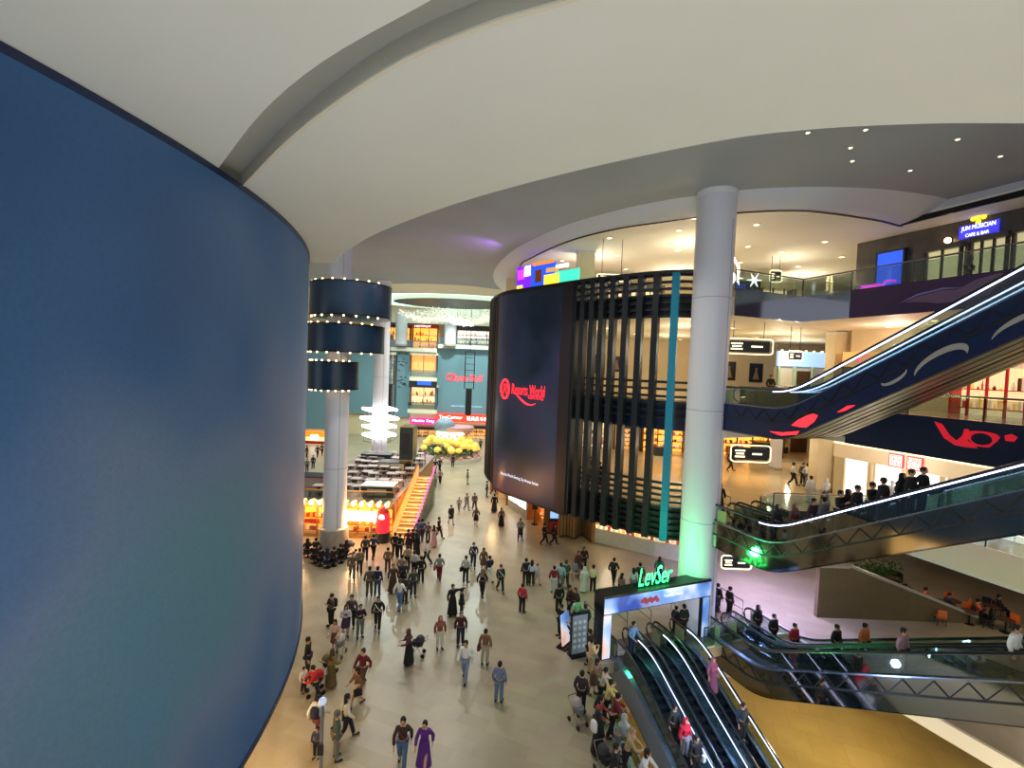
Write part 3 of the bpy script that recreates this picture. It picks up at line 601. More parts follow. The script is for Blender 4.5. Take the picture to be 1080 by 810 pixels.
for i, (x, z, r, h) in enumerate(((4.55, -.5, .5, .42), (5.6, -.55, .5, .4))):
    pa = [(x+r*math.cos(a)*(1+.25*math.sin(3*a)), z+h*math.sin(a)*(1+.2*math.cos(2*a))) for a in [2*PI*k/18 for k in range(18)]]
    pi_ = [(x+.7*r*math.cos(a), z+.62*h*math.sin(a)) for a in [2*PI*k/18 for k in range(18)]]
    if i: flat_on(fr2, (0, 0, L2-.1), ku, pa, 'flower_drawing', 'red_paint', out=.07); flat_on(fr2, (0, 0, L2-.1), ku, pi_, 'flower_centre', 'navy', out=.1)
flat_on(fr2, (0, 0, L2-.1), ku, [(3.9, -.02), (4.2, -.1), (4.5, -.55), (4.75, -.75), (4.95, -.5), (5.0, -.2), (5.15, -.2), (5.15, -.7), (5.5, -.95), (5.1, -.98), (4.7, -.95), (4.3, -.7)], 'flower_drawing', 'red_paint', out=.07)
flat_on(fr2, (0, 0, L2-.1), ku, [(6.3, -.3), (6.5, -.2), (6.7, -.3), (6.6, -.5), (6.35, -.5)], 'flower_drawing', 'red_paint', out=.07)
front('gallery_balustrade', [(11.3, 25.6), (A0+V*6.6+U*.1)[:2]], L1, 'first gallery glass balustrade next to the white column, a person in black at it', 'glass_green', low=1.2)
front('gallery_balustrade', [(A0+V*10.5)[:2], (15.5, 27.4), (21.2, 27.6)], L1, 'first gallery balustrade beyond the silhouetted riders', 'dark', low=1.3)
front('gallery_balustrade', [(21.2, 27.6), K(31.7, 20), K(31.7, 8)], L1, 'first gallery balustrade with pale lit front over the cafe', 'warm_white', low=1.35)
# glass rails along the floor opening
front('opening_balustrade', [void[0], void[1], void[2], void[3]], 0, 'glass balustrade the crowd leans on along the floor opening', 'marble', low=.5, group='ground balustrades')
front('opening_balustrade', [(A0+V*5.7+U*1.2)[:2], (A0+V*6.4+U*1.2)[:2]], 0, 'short ground balustrade between the arch and the rising escalators', 'marble', low=.5, group='ground balustrades')
# barrier rails on the landings
def barrier(p, q_, label, z=0, n=3):
    t = empty('barrier_rail', (p[0], p[1], z), label=label, cat='railing', group='landing barrier rails'); d = Vector(q_)-Vector(p)
    MB().tube([(0, 0, 0.02), (0, 0, 1.0), (d.x, d.y, 1.0), (d.x, d.y, .02)], .03, 6).build('frame', 'rail_metal', t)
    MB().tube([(0, 0, .5), (d.x, d.y, .5)], .02, 6).build('middle_bar', 'rail_metal', t)
    MB().box((d.x/2, d.y/2, .5), (max(.03, abs(d.x)-.1) if abs(d.x) > abs(d.y) else .02, .02 if abs(d.x) > abs(d.y) else abs(d.y)-.1, .8)).build('glass_panel', 'glass_bright', t) if min(abs(d.x), abs(d.y)) < .05 else None
for s, t0, lb_ in ((6.7, -2.4, 'barrier rail in front of the rising escalators, near the arch post'), (8.45, -2.6, 'barrier rail between the two rising escalator landings'), (10.2, -2.4, 'barrier rail past the far rising escalator landing')):
    p = lane(s, t0); q_ = lane(s, t0+1.9); barrier(p.xy, q_.xy, lb_)
for s, t0, lb_ in ((1.3, -3.2, 'barrier rail seen through the green lit arch, first from the picture post'), (2.9, -3.4, 'barrier rail seen through the green lit arch, in the middle'), (4.3, -3.2, 'barrier rail seen through the green lit arch, beside the column')):
    p = lane(s, t0); q_ = lane(s, t0+2.0); barrier(p.xy, q_.xy, lb_)
for s, t0, lb_ in ((7.2, -2.6, 'upper barrier rail before the first gallery escalators, column side'), (8.9, -2.6, 'upper barrier rail before the first gallery escalators, far side')):
    p = lane(s, t0); q_ = lane(s, t0+2.0); barrier(p.xy, q_.xy, lb_, L1)
# ================================================================= ceiling lamps
DL = None
ORD = ['first', 'second', 'third', 'fourth', 'fifth', 'sixth', 'seventh', 'eighth', 'ninth', 'tenth', 'eleventh', 'twelfth', 'thirteenth']
def downlight(x, y, z, label, group):
    global DL
    if DL is None:
        t = empty('ceiling_lamp', (x, y, z))
        MB().lathe([(.0, 0), (.15, 0), (.15, -.02), (.0, -.02)], n=14).build('lens', 'warm_lamp', t)
        MB().lathe([(.15, .0), (.22, 0), (.22, -.035), (.15, -.035), (.15, 0)], n=14).build('trim_ring', 'white', t); DL = t
    else: t = copy_tree(DL); t.location = (x, y, z)
    if 'tiny' in label: t.scale = (.45, .45, .6)
    tag(t, label, 'ceiling lamp', group)
def lampord(L, px, cut=735): return ORD[sorted([q_[0] for q_ in L if (q_[0] < cut) == (px < cut)]).index(px)]
TOPL = [(643, 251), (716, 243), (772, 234), (651, 269.5), (715, 264), (561, 280), (593, 275), (660, 284), (718, 280), (798, 237), (870, 255), (789, 260), (888, 271), (842, 281), (781, 277), (824, 266), (869, 287)]
for px, py in TOPL:
    p = at_z(px, py, 22.98); downlight(p.x, p.y, 22.99, 'round lamp in the top gallery ceiling, %s from the left %s the white column' % (lampord(TOPL, px), 'before' if px < 735 else 'beyond'), 'lamps in the top gallery ceiling')
UNDL = [(937, 344.5), (889, 353), (773, 346), (768, 355), (852, 358), (828, 357.5), (798, 356), (640, 346), (702, 355), (718, 358), (670, 352), (985, 338), (1040, 331)]
for px, py in UNDL:
    p = at_z(px, py, 17.24); downlight(p.x, p.y, 17.24, 'round lamp under the top gallery, %s from the left %s the white column' % (lampord(UNDL, px), 'before' if px < 735 else 'beyond'), 'lamps under the top gallery')
for x, y in ((13, 30), (16, 33), (20, 31), (14, 38), (19, 40)): downlight(x, y, 10.59, 'small round lamp in the ceiling under the second gallery', 'lamps under the second gallery')
GRL = [(852, 140), (913, 137), (897, 156), (960, 180), (1010, 147), (899, 170), (1055, 165)]
for px, py in GRL: 
    p = at_z(px, py, CG-.02); downlight(p.x, p.y, CG-.01, 'tiny lamp in the grey main ceiling, %s counted from the left' % ORD[sorted(q_[0] for q_ in GRL).index(px)], 'lamps in the grey main ceiling')
# ================================================================= hanging wayfinding signs
def hang_sign(px0, py0, px1, py1, Y, ztop, label):
    a = at_y(px0, py0, Y); b_ = at_y(px1, py1, Y); W_ = b_.x-a.x; H_ = a.z-b_.z
    t = empty('hanging_sign', ((a.x+b_.x)/2, Y, b_.z), label=label, cat='sign', group='hanging direction signs')
    r = H_*.42; N = 8; pts = []
    for cx, cz, a0 in ((W_/2-r*.6, H_-r*.5, 0), (-W_/2+r*.6, H_-r*.5, PI/2), (-W_/2+r*.6, r*.5, PI), (W_/2-r*.6, r*.5, 3*PI/2)):
        for i in range(5): q_ = a0+PI/2*i/4; pts.append((cx+r*.6*math.cos(q_), -.03, cz+r*.5*math.sin(q_)))
    MB().tube(pts, .035, 6, closed=True).build('glowing_frame', glow('sign_frame', (255, 240, 190), 2.0), t)
    MB().box((-W_*.03, 0, H_/2), (W_*.9, .16, H_*.72)).build('sign_panel', 'dark', t)
    k = MB()
    for j in range(3):
        k.box((-W_*.28, -.09, H_*(.32+.18*j)), (W_*(.25-.05*(j % 2)), .02, H_*.09)); 
    k.box((W_*.15, -.09, H_*.5), (W_*.24, .02, H_*.1)); k.build('lettering_lines', 'sign_frame', t)
    for x in (-W_*.35, W_*.3): MB().tube([(x, 0, H_), (x, 0, ztop-b_.z)], .02, 6).build('hanger', 'dark_metal', t)
hang_sign(766, 356.5, 814.5, 374.5, 29, 17.25, 'larger glowing outlined sign hanging before the framed posters')
hang_sign(831, 370, 846, 381, 31, 17.25, 'small glowing square sign hanging before the sky blue shop front')
hang_sign(771, 469, 812, 488, 29, 10.6, 'glowing outlined sign hanging in front of the amber shop')
hang_sign(761, 585.5, 792, 600.5, 27.0, 4.6, 'dim sign hanging low by the column above the violet floor')
hang_sign(812, 285, 824, 298, 36, 23.0, 'small square sign hanging from the top gallery ceiling')
hang_sign(630, 289, 661, 297, 33, 23.0, 'small lit sign hanging behind the top rail of the slatted screen')
# ================================================================= shops
GOODS = ['goods_a', 'goods_b', 'goods_c', 'goods_d']
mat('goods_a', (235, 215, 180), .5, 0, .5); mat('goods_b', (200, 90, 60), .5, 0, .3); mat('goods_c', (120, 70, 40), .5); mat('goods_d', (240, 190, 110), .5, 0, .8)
def shop(name, org, ux, W_, z0, H_, label, back='amber_soft', frame='wood_dark', rows=3, sign=None, signm='sign_white', fas='dark', fh=.5, dep=1.2, bays=3, goods=True, cat='shop', pane=None, seed=1):
    """a shop unit: self-glowing back wall, shelves of goods, mullioned front, fascia; ux = unit direction along the front, depth goes away from the viewer"""
    rnd = random.Random(seed); ux = Vector(ux).normalized(); a = math.atan2(ux.y, ux.x)
    t = empty(name, (org[0], org[1], z0), a, label, cat)
    hh = H_-fh
    MB().box((W_/2, dep, hh/2), (W_, .06, hh)).build('back_wall', back, t)  # wall glow stands in for the lamps inside the shop
    for x in (0.05, W_-.05): MB().box((x, dep/2, hh/2), (.1, dep, hh)).build('side_wall', frame, t)
    MB().box((W_/2, dep/2-.02, hh+fh/2), (W_, dep+.1, fh)).build('fascia', fas, t)
    for i in range(bays+1): MB().box((i*W_/bays*(1-.08/W_)+.04, 0, hh/2), (.1, .12, hh)).build('mullion', frame, t)
    if pane: MB().box((W_/2, .03, hh/2), (W_-.2, .02, hh-.04)).build('glass_pane', pane, t)
    if goods:
        for r in range(rows):
            z = .35+r*(hh-.5)/rows; MB().box((W_/2, dep-.25, z), (W_-.3, .42, .05)).build('shelf', frame, t)
            g = MB()
            x = .3
            while x < W_-.35:
                w_ = rnd.uniform(.12, .3); h_ = rnd.uniform(.12, (hh-.5)/rows*.7); g.cm = rnd.randrange(4)
                if rnd.random() < .5: g.box((x+w_/2, dep-.25, z+.025+h_/2), (w_*.8, .25, h_))
                else: g.lathe([(w_*.3, 0), (w_*.38, h_*.5), (w_*.15, h_*.8), (w_*.16, h_)], (x+w_/2, dep-.25, z+.025), 8)
                x += w_*1.15
            o = g.build('goods_row', GOODS, t); o['kind'] = 'stuff'
    if sign: 
        x0, x1, hgt = sign[1], sign[2], sign[3]
        text('sign_letters', sign[0], signm, t, (x0, -.1, hh+(fh-hgt)/2), x1-x0, hgt)
    return t
X = (1, 0, 0)
def shop_px(name, x0, x1, yb, yt, Y, z0=None, **k):
    a = at_y(x0, yb, Y); b_ = at_y(x1, yb, Y); c = at_y((x0+x1)/2, yt, Y); z = a.z if z0 is None else z0
    return shop(name, (a.x, Y), X, b_.x-a.x, z, c.z-z, **k)
# first gallery back wall (amber shops behind the slats)
mat('lit_cream', (250, 225, 170), .5, 0, .9)
shop_px('cosmetics_shop', 652, 676, 476, 447, 46.5, L1, label='narrow amber shop behind the slats, first gallery', back='amber_soft', rows=4, seed=3, bays=2)
shop_px('cosmetics_shop', 677, 724, 478, 446, 46.0, L1, label='amber shop with white letter signs behind the teal fin, first gallery', back='amber', rows=3, seed=4, sign=('LOGO  BEAUTY', .3, 3.6, .35), fas='black', bays=3)
shop_px('bakery_shop', 760, 826, 478, 444, 45.5, L1, label='amber lit shop just beside the column on the first gallery', back='amber', rows=3, seed=5, bays=4, fas='black', fh=.6)
shop_px('gadget_shop', 606, 648, 474, 440, 47, L1, label='dim shop with dark doorway behind the video screen edge, first gallery', back='lit_cream', rows=2, seed=6, bays=3, frame='dark')
# display tables on the first gallery floor
def table(x, y, z, label, m='wood', w_=1.6, d=.8, h=.85, top='wood_dark', group='display tables on the first gallery'):
    t = empty('display_table', (x, y, z), label=label, cat='table', group=group)
    MB().box((0, 0, h-.03), (w_, d, .06)).build('tabletop', top, t); MB().box((0, 0, (h-.06)/2), (w_*.92, d*.9, h-.06)).build('body', m, t)
    g = MB(); rnd = random.Random(int(x*10))
    for i in range(10): g.cm = rnd.randrange(4); g.lathe([(.07, 0), (.08, .12), (.03, .2), (.03, .28)], (rnd.uniform(-w_*.4, w_*.4), rnd.uniform(-d*.3, d*.3), h), 7)
    g.build('goods_row', GOODS, t)['kind'] = 'stuff'
p = at_z(697, 480, L1); table(p.x, p.y-.2, L1, 'dark display table with goods, under the red poster behind the slats', 'dark')
p = at_z(770, 478, L1); table(p.x, p.y-1, L1, 'display table of small goods just to the far side of the white column', 'wood')
p = at_z(795, 476, L1); table(p.x, p.y-1, L1, 'amber display counter under the glowing hanging sign', 'amber_soft', 2.0, .9, 1.1)
kb = empty('dark_kiosk', (*at_z(806, 482, L1).xy, L1), label='dark low kiosk counter behind the glowing hanging sign', cat='kiosk')
MB().box((0, 0, .7), (2.0, 1.6, 1.4)).build('body', 'dark', kb); MB().box((0, 0, 1.45), (2.2, 1.8, .1)).build('top', 'black', kb); MB().box((.7, -.85, .8), (.3, .1, 1.0)).build('display_screen', 'stone_base', kb)
# doors + plant + board on the first gallery end
dr = empty('door_1', (*at_z(843, 470, L1).xy, L1)); 
a = at_y(833, 470, 49.5); b_ = at_y(851, 470, 49.5)
bpy.data.objects.remove(dr)
def door(name, x0, x1, z, h, Y=49.52, m='wood_dark'):
    w_ = x1-x0; o = MB().box((x0+w_/2, Y, z+h/2), (w_, .08, h)).build(name, m); o['kind'] = 'structure'
    k = MB(); k.box((x0+w_/2-.06, Y-.07, z+1.0), (.03, .05, .3)); k.box((x0+w_/2+.06, Y-.07, z+1.0), (.03, .05, .3)); k.build('door_handle', 'rail_metal', o)
    f_ = MB(); f_.box((x0-.06, Y-.03, z+h/2), (.12, .12, h+.1)); f_.box((x1+.06, Y-.03, z+h/2), (.12, .12, h+.1)); f_.box((x0+w_/2, Y-.03, z+h+.05), (w_+.24, .12, .12)); f_.build('door_frame', 'marble', o)
door('door_1', a.x, b_.x, L1, 2.9); a = at_y(839, 400, 49.5).x; door('door_2', a, a+1.6, L2, 2.6); a = at_y(846, 300, 49.5).x; door('door_3', a, a+2.2, L3, 2.6, m='red'); 
pl = empty('potted_plant', (*at_z(827, 478, L1).xy, L1), label='tall leafy green plant in a dark pot beside the brown doors', cat='plant')
MB().lathe([(.25, 0), (.32, .1), (.36, .6), (.33, .62), (.0, .58)], n=16).build('pot', 'dark', pl, smooth=True); MB().tube([(0, 0, .5), (.03, 0, 1.2), (0, .02, 1.8)], .035).build('stem', 'wood_dark', pl)
lf = MB(); rnd = random.Random(4)
for i in range(170):
    a = rnd.uniform(0, 2*PI); z = rnd.uniform(.75, 2.7); r = rnd.uniform(.05, .52)*(1.1-abs(z-1.7)*.45); c = Vector((r*math.cos(a), r*math.sin(a), z)); d = Vector((math.cos(a+rnd.uniform(-.7, .7)), math.sin(a), rnd.uniform(-.5, .5))).normalized(); s_ = d.cross(Vector((0, 0, 1))).normalized()
    lf.add([c-d*.12, c+s_*.06, c+d*.14, c-s_*.06, c+Vector((0, 0, .015))], [(0, 1, 4), (1, 2, 4), (2, 3, 4), (3, 0, 4)])
lf.build('leaves', 'green_leaf', pl)
ib = empty('information_board', (*at_z(862, 476, L1).xy, L1), label='grey free-standing information board before the cream pilaster', cat='sign board')
MB().box((0, 0, 1.5), (1.5, .1, 1.0)).build('board_panel', 'stone_base', ib); MB().box((-.3, .05, 1.5), (.12, .12, 3.0)).build('post', 'wood_dark', ib); MB().box((-.3, 0, .04), (.7, .5, .08)).build('foot', 'dark', ib)
k = MB(); [k.box((-.45+.3*i, -.06, 1.5+.25*j), (.2, .01, .16)) for i in range(4) for j in (-1, 0, 1)]; k.build('notice_block', 'dark', ib)
# pale pillars between the levels at the far end
def pillar(px, Y, z0, z1, label, w_=1.2, m='cream_wall', d=1.0):
    a = at_y(px, 400, Y); t = empty('square_pillar', (a.x, Y, z0), label=label, cat='pillar')
    MB().box((0, 0, (z1-z0)/2), (w_, d, z1-z0)).build('shaft', m, t); MB().box((0, 0, .1), (w_+.08, d+.08, .2)).build('plinth', 'stone_base', t); MB().box((0, 0, z1-z0-.1), (w_+.06, d+.06, .2)).build('capital', 'marble', t)
pillar(873, 33, L1, 10.6, 'cream pilaster at the edge of the white shop on the first gallery', 1.3, 'cream_wall', 1.0)
pillar(823, 40, L1, 10.6, 'slim pale green white pillar by the potted plant', .5, 'column_white')
pillar(882, 33, L2, 17.2, 'cream pillar beside the pink lettered shop', 1.1)
pillar(612, 37, L3, 23.0, 'cream pillar rising behind the colourful box display', 1.3, 'cream_wall')
# posters on the second gallery back wall
def poster(px0, py0, px1, py1, label, Y=49.62, m='black'):
    a = at_y(px0, py0, Y); b_ = at_y(px1, py1, Y); w_, h_ = b_.x-a.x, a.z-b_.z; c = ((a.x+b_.x)/2, Y-.06, (a.z+b_.z)/2)
    t = empty('framed_poster', c, label=label, cat='poster')
    MB().box((0, 0, 0), (w_, .06, h_)).build('print', m, t)
    f = MB()
    for s in (-1, 1): f.box((s*w_/2, -.01, 0), (.08, .1, h_+.08)); f.box((0, -.01, s*h_/2), (w_+.08, .1, .08))
    f.build('frame', 'dark', t)
    g = MB(); g.lathe([(.0, -h_*.36), (w_*.26, -h_*.36), (w_*.12, 0), (w_*.1, h_*.1), (.001, h_*.12)], (0, -.035, 0), 12, 1, .12); g.ball((0, -.04, h_*.2), w_*.1, 8, 1.2, 1, .3); g.build('pictured_figure', mat('poster_fig', (150, 120, 100), .6), t)
poster(762.5, 381.5, 774.5, 401, 'dark framed poster of a pale figure, next to the column'); poster(791, 383.5, 803, 403, 'dark framed poster farther from the column, under the hanging sign')
poster(626, 374, 637, 394, 'dark poster behind the slats nearest the video screen'); poster(645, 376, 655, 392, 'dark poster behind the slats, second from the video screen')
bl = empty('sky_blue_shop_front', (*at_y(847, 400, 44).xy, L2), label='pale sky blue lit shop fascia on the second gallery above grey doors', cat='shop')
a, b_ = at_y(819, 370, 44), at_y(875, 388, 44); w_ = b_.x-a.x
MB().box((0, 0, (a.z+b_.z)/2-L2), (w_, .3, a.z-b_.z)).build('lit_fascia', 'sky_sign', bl); MB().box((0, .4, 1.2), (w_, .1, 2.6)).build('back_wall', 'marble', bl)
for x in (-w_/2+.2, -w_/6, w_/6, w_/2-.2): MB().box((x, 0, (b_.z-L2)/2), (.2, .3, b_.z-L2)).build('pillar', mat('pale_green', (170, 195, 175), .5), bl)
MB().box((w_*.05, .3, 1.1), (1.3, .08, 2.2)).build('door', 'wood_dark', bl)
for i in range(7): MB().box((-w_/2+.3+i*(w_-.6)/6, -.2, a.z-L2+.05), (.12, .12, .1)).build('lamp', 'warm_lamp', bl)
# ---- right facade (k = 34.9 line)
def fac(px, z, k=34.85):
    d = ray(px, 400); Y = k/(d.x/d.y+.385); return Vector((K(k, Y)[0], Y, z))
def facshop(name, px0, px1, z0, H_, k=33.8, **kw):
    a, b_ = fac(px0, z0, k), fac(px1, z0, k); return shop(name, a[:2], (b_-a).xy.to_3d(), (b_-a).length, z0, H_, dep=kw.pop('dep', .9), **kw)
cs = empty('white_clothes_shop', fac(886, L1), math.atan2(-1, .385), label='bright white clothes shop with two red framed signs on the first gallery', cat='shop')
Lc = (fac(1075, 0)-fac(886, 0)).length+3
MB().box((Lc/2, -.02, 4.15), (Lc, .2, .8)).build('upper_panel', 'cream_wall', cs)
MB().box((Lc/2, -.06, 3.62), (Lc, .3, .22)).build('light_cove', 'led_white' if 0 else glow('cove_warm', (255, 236, 190), 1.6), cs)
MB().box((Lc/2, -.05, 3.05), (Lc, .25, .92)).build('fascia', mat('fascia_cream', (248, 226, 190), .5, 0, .12), cs)
for i in range(6): MB().box((.9+i*Lc/6+Lc/12-.4, -.02, 1.3), (Lc/6-.3, .06, 2.6)).build('lit_window', 'cool_glow', cs)
for i in range(7): MB().box((.45+i*(Lc-.5)/6, -.08, 1.3), (.22 if i else .7, .25, 2.6)).build('mullion', 'cream_wall', cs)
xs = [(fac(q_, 0)-fac(886, 0)).length for q_ in (954, 974)]
for x, wd in ((xs[0], ('ユニ', 'クロ')), (xs[1], ('UNI', 'QLO'))):
    f = MB().box((x, -.24, 3.05), (.8, .1, .8)).build('sign_box', 'red_glow', cs)
    MB().box((x, -.3, 3.05), (.68, .03, .68)).build('sign_face', mat('sign_pale', (255, 236, 230), .4, 0, .45), f)
    for j, w2 in enumerate(wd): text('sign_letters', w2, 'red_glow', f, (x-.3, -.33, 3.09-.34*j), .6, .26)
mq = None
def mannequin(par, x, y, m):
    b_ = MB(); b_.lathe([(.18, 0), (.18, .03), (.02, .05), (.02, .75), (.1, .8), (.17, .95), (.13, 1.1), (.2, 1.35), (.17, 1.45), (.05, 1.5), (.05, 1.58)], (x, y, .05), 12, 1, .6); b_.ball((x, y, 1.72), .1, 8, 1.25); b_.tube([(x-.2, y, 1.45), (x-.26, y, 1.15), (x-.22, y-.05, .85)], .045, 6); b_.tube([(x+.2, y, 1.45), (x+.26, y, 1.15), (x+.22, y-.05, .85)], .045, 6); b_.build('mannequin', m, par)
for x, m in ((3.9, 'ceil_grey'), (4.4, 'dark'), (8.9, 'stone_base'), (9.5, 'cream_wall')): mannequin(cs, x, -.5, m)
# second gallery shops on the right facade
facshop('pink_lettered_shop', 888, 950, L2, 3.4, label='shop with glowing pink letters behind the upper escalator', back='lit_cream', sign=('C·H&LLO', .9, 5.8, .55), signm='pink_glow', fas='amber_soft', fh=.95, seed=8, rows=2, bays=3)
facshop('red_trimmed_shop', 1003, 1085, L2, 3.3, label='cream and red trimmed shop on the second gallery at the picture edge', back='lit_cream', frame='red', sign=('ZALORA CAFE', .4, 2.9, .4), signm='red_glow', fas='warm_white', fh=.8, seed=9, rows=2, bays=4)
# top gallery right facade
ts = facshop('lit_top_shop', 966, 1004, L3, 3.2, label='lit cream shop window in the dark stone wall, left of two on the top gallery', back='lit_cream', frame='dark', fas='dark_stone', fh=.3, goods=False, dep=.25, k=34.5, bays=2, pane='glass_bright')
ts = facshop('lit_top_shop', 1012, 1052, L3, 3.3, label='lit shop windows in the dark stone wall next to the picture edge', back='lit_cream', frame='dark', fas='dark_stone', fh=.3, goods=False, dep=.25, k=34.5, bays=3, pane='glass_bright')
facshop('lit_top_shop', 1056, 1110, L3, 3.4, label='cropped lit shop window at the top gallery end', back='lit_cream', frame='dark', fas='dark_stone', fh=.3, goods=False, dep=.25, k=34.5, bays=3, pane='glass_bright')
pa = fac(936, 0); sg = empty('blue_advert_screen', fac(919, L3), math.atan2(-1, .385), label='blue and white advert screen on the top gallery wall', cat='screen')
wl_ = (fac(947, 0)-fac(919, 0)).length
MB().box((wl_/2, -.15, 1.9), (wl_, .2, 2.9)).build('screen_face', 'blue_screen', sg); k = MB(); k.box((wl_*.3, -.27, .9), (wl_*.5, .03, .7)); k.build('picture_block', 'sign_white', sg); MB().tube([(wl_*.2, -.3, 1.2), (wl_*.5, -.3, 1.6), (wl_*.8, -.3, 1.5)], .08).build('picture_swoosh', 'magenta_glow', sg)
fr = MB(); fr.box((wl_/2, -.15, 3.4), (wl_+.2, .25, .1)); fr.box((0, -.15, 1.9), (.1, .25, 3.0)); fr.box((wl_, -.15, 1.9), (.1, .25, 3.0)); fr.build('frame', 'dark', sg)
sg = empty('violet_light_panel', fac(906, L3), math.atan2(-1, .385), label='small pink and white light panel beside the blue advert screen', cat='display')
MB().box((.5, -.2, .9), (1.2, .2, 1.2)).build('panel', 'magenta_glow', sg); MB().box((.5, -.32, .9), (.8, .03, .8)).build('panel_face', 'sign_white', sg); MB().box((.5, -.1, .15), (1.3, .5, .3)).build('foot', 'dark', sg)
sg = empty('lit_wall_sign', fac(1004, CAMZ+8.3), math.atan2(-1, .385), label='white and blue glowing lettered wall sign with a golden emblem', cat='sign')
text('sign_letters', 'JUN MUSICIAN', 'sign_white', sg, (0, -.15, 0), 1.45, .3); text('sign_letters', 'CAFE & BAR', 'sign_white', sg, (.2, -.15, -.3), 1.0, .18)
k = MB().box((.72, -.06, 0), (1.7, .06, .7)).build('back_plate', glow('blue_halo', (60, 60, 230), .9), sg)  # glowing plate stands in for the blue halo of light round the letters
em = MB(); [em.ball((.72+.22*math.cos(a), -.15, .62+.2*math.sin(a)), .13, 6, 1, 1, .4) for a in (0, PI/2, PI, 3*PI/2)]; em.ball((.72, -.2, .62), .1, 6); em.build('emblem', 'yellow_glow', sg)
sp = empty('wall_spotlight', fac(991, CAMZ+8.0), label='bright lamp at the top of the dark stone wall', cat='lamp'); MB().ball((-.2, -.1, 0), .16, 8).build('bulb', 'warm_lamp', sp); MB().box((0, 0, 0), (.2, .2, .3)).build('bracket', 'dark_metal', sp)
# stools/tables along the top gallery rail
for i, (x, y) in enumerate(((13, 28.3), (14.3, 28.7), (12.4, 27.6))):
    t = empty('lit_display_stand', (x, y, L3), label=['star shaped bright stand behind the top gallery glass', 'second bright stand behind the top gallery glass, toward the corner', 'pinkish arched stand behind the top gallery glass, next to the column'][i], cat='display stand')
    MB().lathe([(.4, 0), (.4, .05), (.05, .08), (.05, .9)], n=12).build('base', 'dark_metal', t); s_ = MB()
    for k in range(6): a = k*PI/3; s_.tube([(0, 0, 1.1), (.45*math.cos(a), 0, 1.1+.45*math.sin(a))], [.08, .02], 6)
    if i == 2: s_ = MB().tube([(-.5, 0, .9), (-.5, 0, 1.6), (-.3, 0, 2.1), (.1, 0, 2.1), (.4, 0, 1.6), (.4, 0, .9)], .07, 8)
    s_.build('lit_figure', 'sign_white' if i < 2 else 'warm_lamp', t)
# top gallery back: shops behind cage
shop_px('top_gallery_shop', 640, 700, 330, 300, 44, L3, label='shop with dark front behind the top louvres near the screen', back='lit_cream', rows=2, seed=21, bays=4, fas='dark')
shop_px('top_gallery_shop', 764, 800, 330, 296, 40, L3, label='dark fronted shop on the top gallery right behind the column', back='lit_cream', rows=2, seed=22, bays=3, fas='dark', sign=('T LIGHTS', .4, 1.6, .4), signm='blue_screen', fh=1.0)
shop_px('top_gallery_shop', 802, 838, 330, 298, 41, L3, label='cream shop front with dark frames on the top gallery', back='lit_cream', rows=1, seed=23, bays=3, fas='cream_wall')
# ================================================================= ground: base of the round gallery
def gshop(px0, px1, pyb, H_, **k):
    a = at_z(px0, pyb[0], 0); b_ = at_z(px1, pyb[1], 0); return shop(k.pop('name', 'ground_shop'), a[:2], (b_-a).xy.to_3d(), (b_-a).length, 0, H_, **k)
lp = empty('lit_poster_wall', (*at_z(535, 534, 0).xy, 0), label='two bright white backlit posters below the drum screen', cat='light box')
a, b_ = at_z(535, 534, 0), at_z(555, 548, 0); d = (b_-a); aa = math.atan2(d.y, d.x); lp.rotation_euler.z = aa; L_ = d.length
MB().box((L_/2, .2, 1.9), (L_, .3, 3.8)).build('wall_panel', 'stone_base', lp)
for x0, x1 in ((.06, .5), (.56, .94)): MB().box((L_*(x0+x1)/2, .02, 2.1), (L_*(x1-x0), .06, 2.5)).build('poster_face', glow('poster_white', (255, 250, 240), 2.2), lp)
gshop(556, 574, (548, 557), 4.0, name='restaurant_entrance', label='amber lit restaurant entrance under the drum screen', back='amber', rows=2, seed=31, bays=2, frame='wood', fas='wood', dep=1.6)
gshop(517, 534, (517, 533), 4.0, name='restaurant_corner', label='narrow golden corner at the far foot of the drum', back='amber_soft', rows=1, seed=32, bays=2, frame='wood', fas='wood', dep=1.0)
wd = empty('wooden_partition', (*at_z(590, 567, 0).xy, 0), label='ribbed wooden partition wall at the foot of the slat cage', cat='partition')
pts = [at_z(590, 567, 0).xy, at_z(597, 566, 0).xy, at_z(606, 569, 0).xy, at_z(613, 564, 0).xy, at_z(624, 572, 0).xy]
PP = [p-pts[0] for p in pts]; MB().wallc(PP, 0.0, 4.1, .3, 1).build('panel', 'wood', wd); rb = MB()
for a, b_ in zip(PP, PP[1:]):
    n = int((b_-a).length/.25)
    for i in range(n): p = a+(b_-a)*(i/n); rb.box((p.x, p.y-.03, 2.05), (.06, .06, 4.1))
rb.build('ribs', 'wood_dark', wd); MB().wallc([p+Vector((0, -.02)) for p in PP], 0, .15, .06, -1).build('skirting', 'wood_dark', wd)
st = empty('menu_stand', (*at_z(563.5, 553, 0).xy, 0), label='thin dark menu stand before the amber entrance', cat='stand')
MB().lathe([(.3, 0), (.3, .05), (.04, .08), (.04, 1.5)], n=12).build('pole', 'dark_metal', st); MB().box((0, -.05, 1.7), (.5, .05, .7)).build('menu_board', 'dark', st)
kz = empty('screen_kiosk', (*at_z(585, 563, 0).xy, 0), label='free-standing kiosk with a bright blue white screen beside the wooden wall', cat='kiosk')
